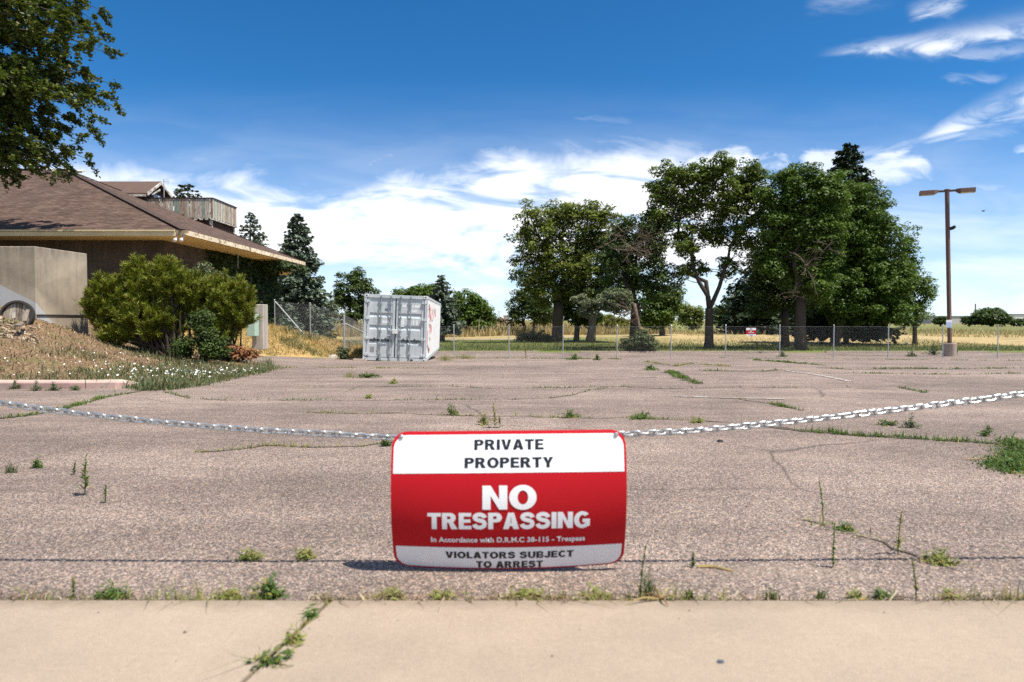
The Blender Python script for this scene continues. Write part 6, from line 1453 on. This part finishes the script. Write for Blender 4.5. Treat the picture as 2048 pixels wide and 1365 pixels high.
weed(768, 893, 18, 26, 'bush', m_weed, 'dark green weed beside the upper left corner of the sign')
weed(1396, 847, 12, 30, 'bush', m_weedy, 'sparse weed in the far crack behind the right hand chain')
weed(1776, 852, 20, 34, 'bush', m_weed, 'bright green tuft just under the right hand chain')
weed(1822, 856, 26, 40, 'bush', m_sage, 'straggly weed right of the bright tuft under the right hand chain')
weed(1972, 874, 24, 26, 'bush', m_weed, 'upright green weed near the right edge behind the long grassy crack')
weed(1660, 866, 16, 36, 'grass', m_weed, 'grass tuft in the middle of the long grassy crack on the right', 'grass_tuft')
weed(700, 756, 14, 44, 'grass', m_weedy, 'left half of the dry tuft pair in front of the container', 'grass_tuft')
weed(735, 757, 10, 46, 'bush', m_weed, 'right half of the tuft pair in front of the container')
weed(788, 768, 14, 18, 'bush', m_weedy, 'small yellow weed on the lot below the container doors')
weed(738, 798, 10, 18, 'bush', m_weedy, 'small flat weed between the container and the left chain')
weed(1302, 741, 10, 34, 'bush', m_weed, 'green tuft at the end of a faded line near the fence')
weed(536, 732, 22, 26, 'grass', m_weed, 'fresh green grass clump at the tip of the flower bed', 'grass_tuft')
weed(1052, 721, 40, 12, 'stalk', m_weedy, 'tall yellow weed at the foot of the fence left of centre')
weed(1150, 720, 10, 34, 'bush', m_weed, 'wide green weed at the foot of the fence')
weed(1194, 721, 12, 14, 'bush', m_weed, 'narrow green weed at the foot of the fence next right of the wide one')
weed(930, 718, 14, 60, 'grass', m_weedy, 'yellow grass clump at the foot of the fence right of the container', 'grass_tuft')
weed(890, 722, 16, 40, 'grass', m_weedy, 'dry grass clump against the right side of the container', 'grass_tuft')
weed(1565, 714, 10, 20, 'bush', m_weed, 'green weed at the fence post right of the notice')
weed(1824, 714, 12, 22, 'bush', m_sage, 'grey green round weed at the fence left of the lamp post')
weed(1868, 711, 22, 36, 'bush', m_sage, 'dark leafy weed against the left of the lamp footing')
weed(1912, 711, 14, 14, 'bush', m_weed, 'bright green weed against the right of the lamp footing')
for X, Y, hp, wp, lab in ((30, 779, 14, 24, 'small weed against the kerb at the left edge'), (72, 782, 24, 20, 'tallest weed against the pink kerb'), (108, 782, 14, 28, 'dark bushy weed against the middle of the pink kerb'), (150, 781, 10, 24, 'dark low weed against the pink kerb right of the bushy one'), (205, 766, 18, 18, 'green weed growing over the right half of the pink kerb')):
    weed(X, Y, hp, wp, 'bush', m_sage, lab)
weed(2022, 942, 18, 50, 'bush', m_weed, 'broad low weed at the front of the weedy corner patch on the right')
weed(2032, 900, 26, 56, 'bush', m_weed, 'leafy weed at the back of the weedy corner patch on the right')
weed(1712, 1202, 12, 20, 'bush', m_weedy, 'scrappy yellow weed in the pavement joint between the thin stalks', zf=S0(1712, 1206))
weed(455, 1207, 10, 34, 'bush', m_weedy, 'flat straw coloured weed in the pavement joint left of the biggest round weed', zf=S0(455, 1206))
weed(880, 1208, 8, 50, 'bush', m_weedy, 'thin dry weed in the pavement joint below the left half of the sign', zf=S0(880, 1206))
# small litter
def bit(name, X, Y, size, m, label, cat, zf=None):
    p = gp(X, Y) if zf is None else zf; mb = MB(); n = 9; sx, sy_, sz_ = size; top = []; bot = []
    for i in range(n):
        a = 2 * math.pi * i / n; r = rng.uniform(.75, 1.1); bot.append((p[0] + math.cos(a) * sx * r, p[1] + math.sin(a) * sy_ * r, p[2])); top.append((p[0] + math.cos(a) * sx * r * .7, p[1] + math.sin(a) * sy_ * r * .7, p[2] + sz_ * rng.uniform(.7, 1.1)))
    mb.add(bot + top, [tuple(range(n, 2 * n))] + [(i, (i + 1) % n, n + (i + 1) % n, n + i) for i in range(n)]); return tag(mb.build(name, m, loc=tuple(map(float, p))), label, cat)
bit('litter', 1440, 886, (.028, .03, .018), m_litter, 'small black scrap lying on the asphalt right of the sign', 'litter')
bit('block', 1907, 712, (.22, .2, .16), m_litter, 'dark flat block lying in front of the lamp footing', 'block')
bit('rock', 1813, 694, (.17, .2, .34), m_white, 'small white rock at the grass edge between the right trees and the lamp', 'rock')
bit('pebble', 1440, 1326, (.010, .007, .006), plain('blue_grey', (.085, .10, .125), .6), 'blue grey pebble on the pavement at lower right', 'pebble', gp(1440, 1326, lambda x, y: 0.0))
bit('rock', 664, 717, (.28, .2, .14), m_pillar, 'flat grey stone at the foot of the golden bank left of the container', 'rock')
p = gp(1960, 921); mb = MB(); mb.tube([p + [-.09, 0, .006], p + [0, .01, .008], p + [.08, 0, .005]], .0035, 5); tag(mb.build('straw_stalk', m_straw, loc=tuple(p)), 'single pale straw lying on the asphalt near the right edge', 'straw')
p = gp(1320, 1206, lambda x, y: 0.0); mb = MB()
for dx, dy, dz in ((-.10, -.035, .006), (.03, .012, .03), (-.02, .02, .035), (.05, -.01, .012), (-.05, -.01, .02), (.012, -.05, .004)): mb.tube([p + [0, 0, .004], p + np.array([dx, dy, dz]) * .5 + [0, 0, .012], p + [dx, dy, dz]], [.004, .003, .001], 4)
tag(mb.build('dry_grass_wisp', m_straw, loc=tuple(p)), 'dry curled grass wisp spilling onto the pavement right of the sign', 'dry grass')
p = gp(1395, 1145); mb = MB(); q = gp(1468, 1156); mb.tube([p + [0, 0, .006], (p + q) / 2 + [0, .015, .010], q + [0, 0, .006]], [.006, .005, .003], 5); tag(mb.build('dead_vine', m_straw, loc=tuple(p)), 'brown dead vine trailing from the small upright weed right of the sign', 'vine')
# debris on the bank round the barrel
mb = MB()
for _ in range(160):
    X, Y, d = rng.uniform(-10, 75), rng.uniform(632, 668), rng.uniform(14.6, 16.2); p = px(X, Y, d); p[2] = float(bankz(p[0], p[1])) + .02; mb.box(p, (rng.uniform(.03, .14), rng.uniform(.02, .05), .012), tuple(rng.uniform(-.6, 3, 3) * [.3, .3, 1]))
tag(mb.build('wood_chips', mat_board('chips', [(0.0, (.42, .32, .22)), (.3, (.25, .18, .12)), (.6, (.50, .42, .33)), (.8, (.15, .11, .08))])), 'broken bark and wood chips heaped round the barrel', 'wood chips', kind='stuff')
# ================================================================== FAR AWAY
def far_block(name, X0, X1, Yt, Yb, d, m, label, cat, depth=30, roof=None):
    a, b = px(X0, Yt, d), px(X1, Yb, d); o = empty(name, ((a[0] + b[0]) / 2, d, -1.7), label, cat)
    mb = MB(); mb.bx(a[0], b[0], d, d + depth, -1.8, a[2]); mb.build('wall', m, o)
    mb = MB(); mb.bx(a[0] - .3, b[0] + .3, d - .3, d + depth + .3, a[2], a[2] + .5); mb.build('roof', roof or m_fard, o); return o
far_block('warehouse', 2012, 2120, 630, 645, 420, m_farw, 'long white warehouse on the horizon at the right edge', 'warehouse')
far_block('warehouse', 1862, 1945, 634, 648, 430, m_far, 'low grey brown building on the horizon behind the lamp post', 'building')
o = far_block('small_building', 1008, 1019, 634, 652, 260, m_farw, 'small white building on the horizon left of the big trees', 'building', 8)
p = px(1951, 648, 300); q = px(1951, 608, 300); mb = MB(); mb.tube([p - [0, 0, 4], q], [.35, .25], 8); tag(mb.build('mast', m_fard, loc=tuple(p)), 'thin dark mast on the horizon right of the lamp post', 'mast')
p = px(998, 648, 280); q = px(998, 622, 280); mb = MB(); mb.tube([p - [0, 0, 3], q], [.14, .1], 6); mb.bar(q + [-.7, 0, -.5], q + [.7, 0, -.5], .12, .12); tag(mb.build('utility_pole', m_fard, loc=tuple(p)), 'thin utility pole on the horizon left of the small white building', 'pole')
# bird
p = px(1966, 423, 70); mb = MB(); mb.tube([p + [-.16, 0, 0], p + [-.05, 0, .02], p + [.08, 0, .01], p + [.17, 0, .02], p + [.22, 0, .01]], [.01, .045, .05, .03, .008], 8)
for s in (-1, 1): mb.add([p + [-.02, 0, .03], p + [.08, 0, .03], p + [.10, s * .16, .12], p + [.02, s * .18, .12], p + [.10, s * .34, .06], p + [.05, s * .33, .06]], [(0, 1, 2, 3), (3, 2, 4, 5)])
tag(mb.build('bird', m_feather, loc=tuple(p)), 'tiny dark bird in the sky right of the lamp post', 'bird')
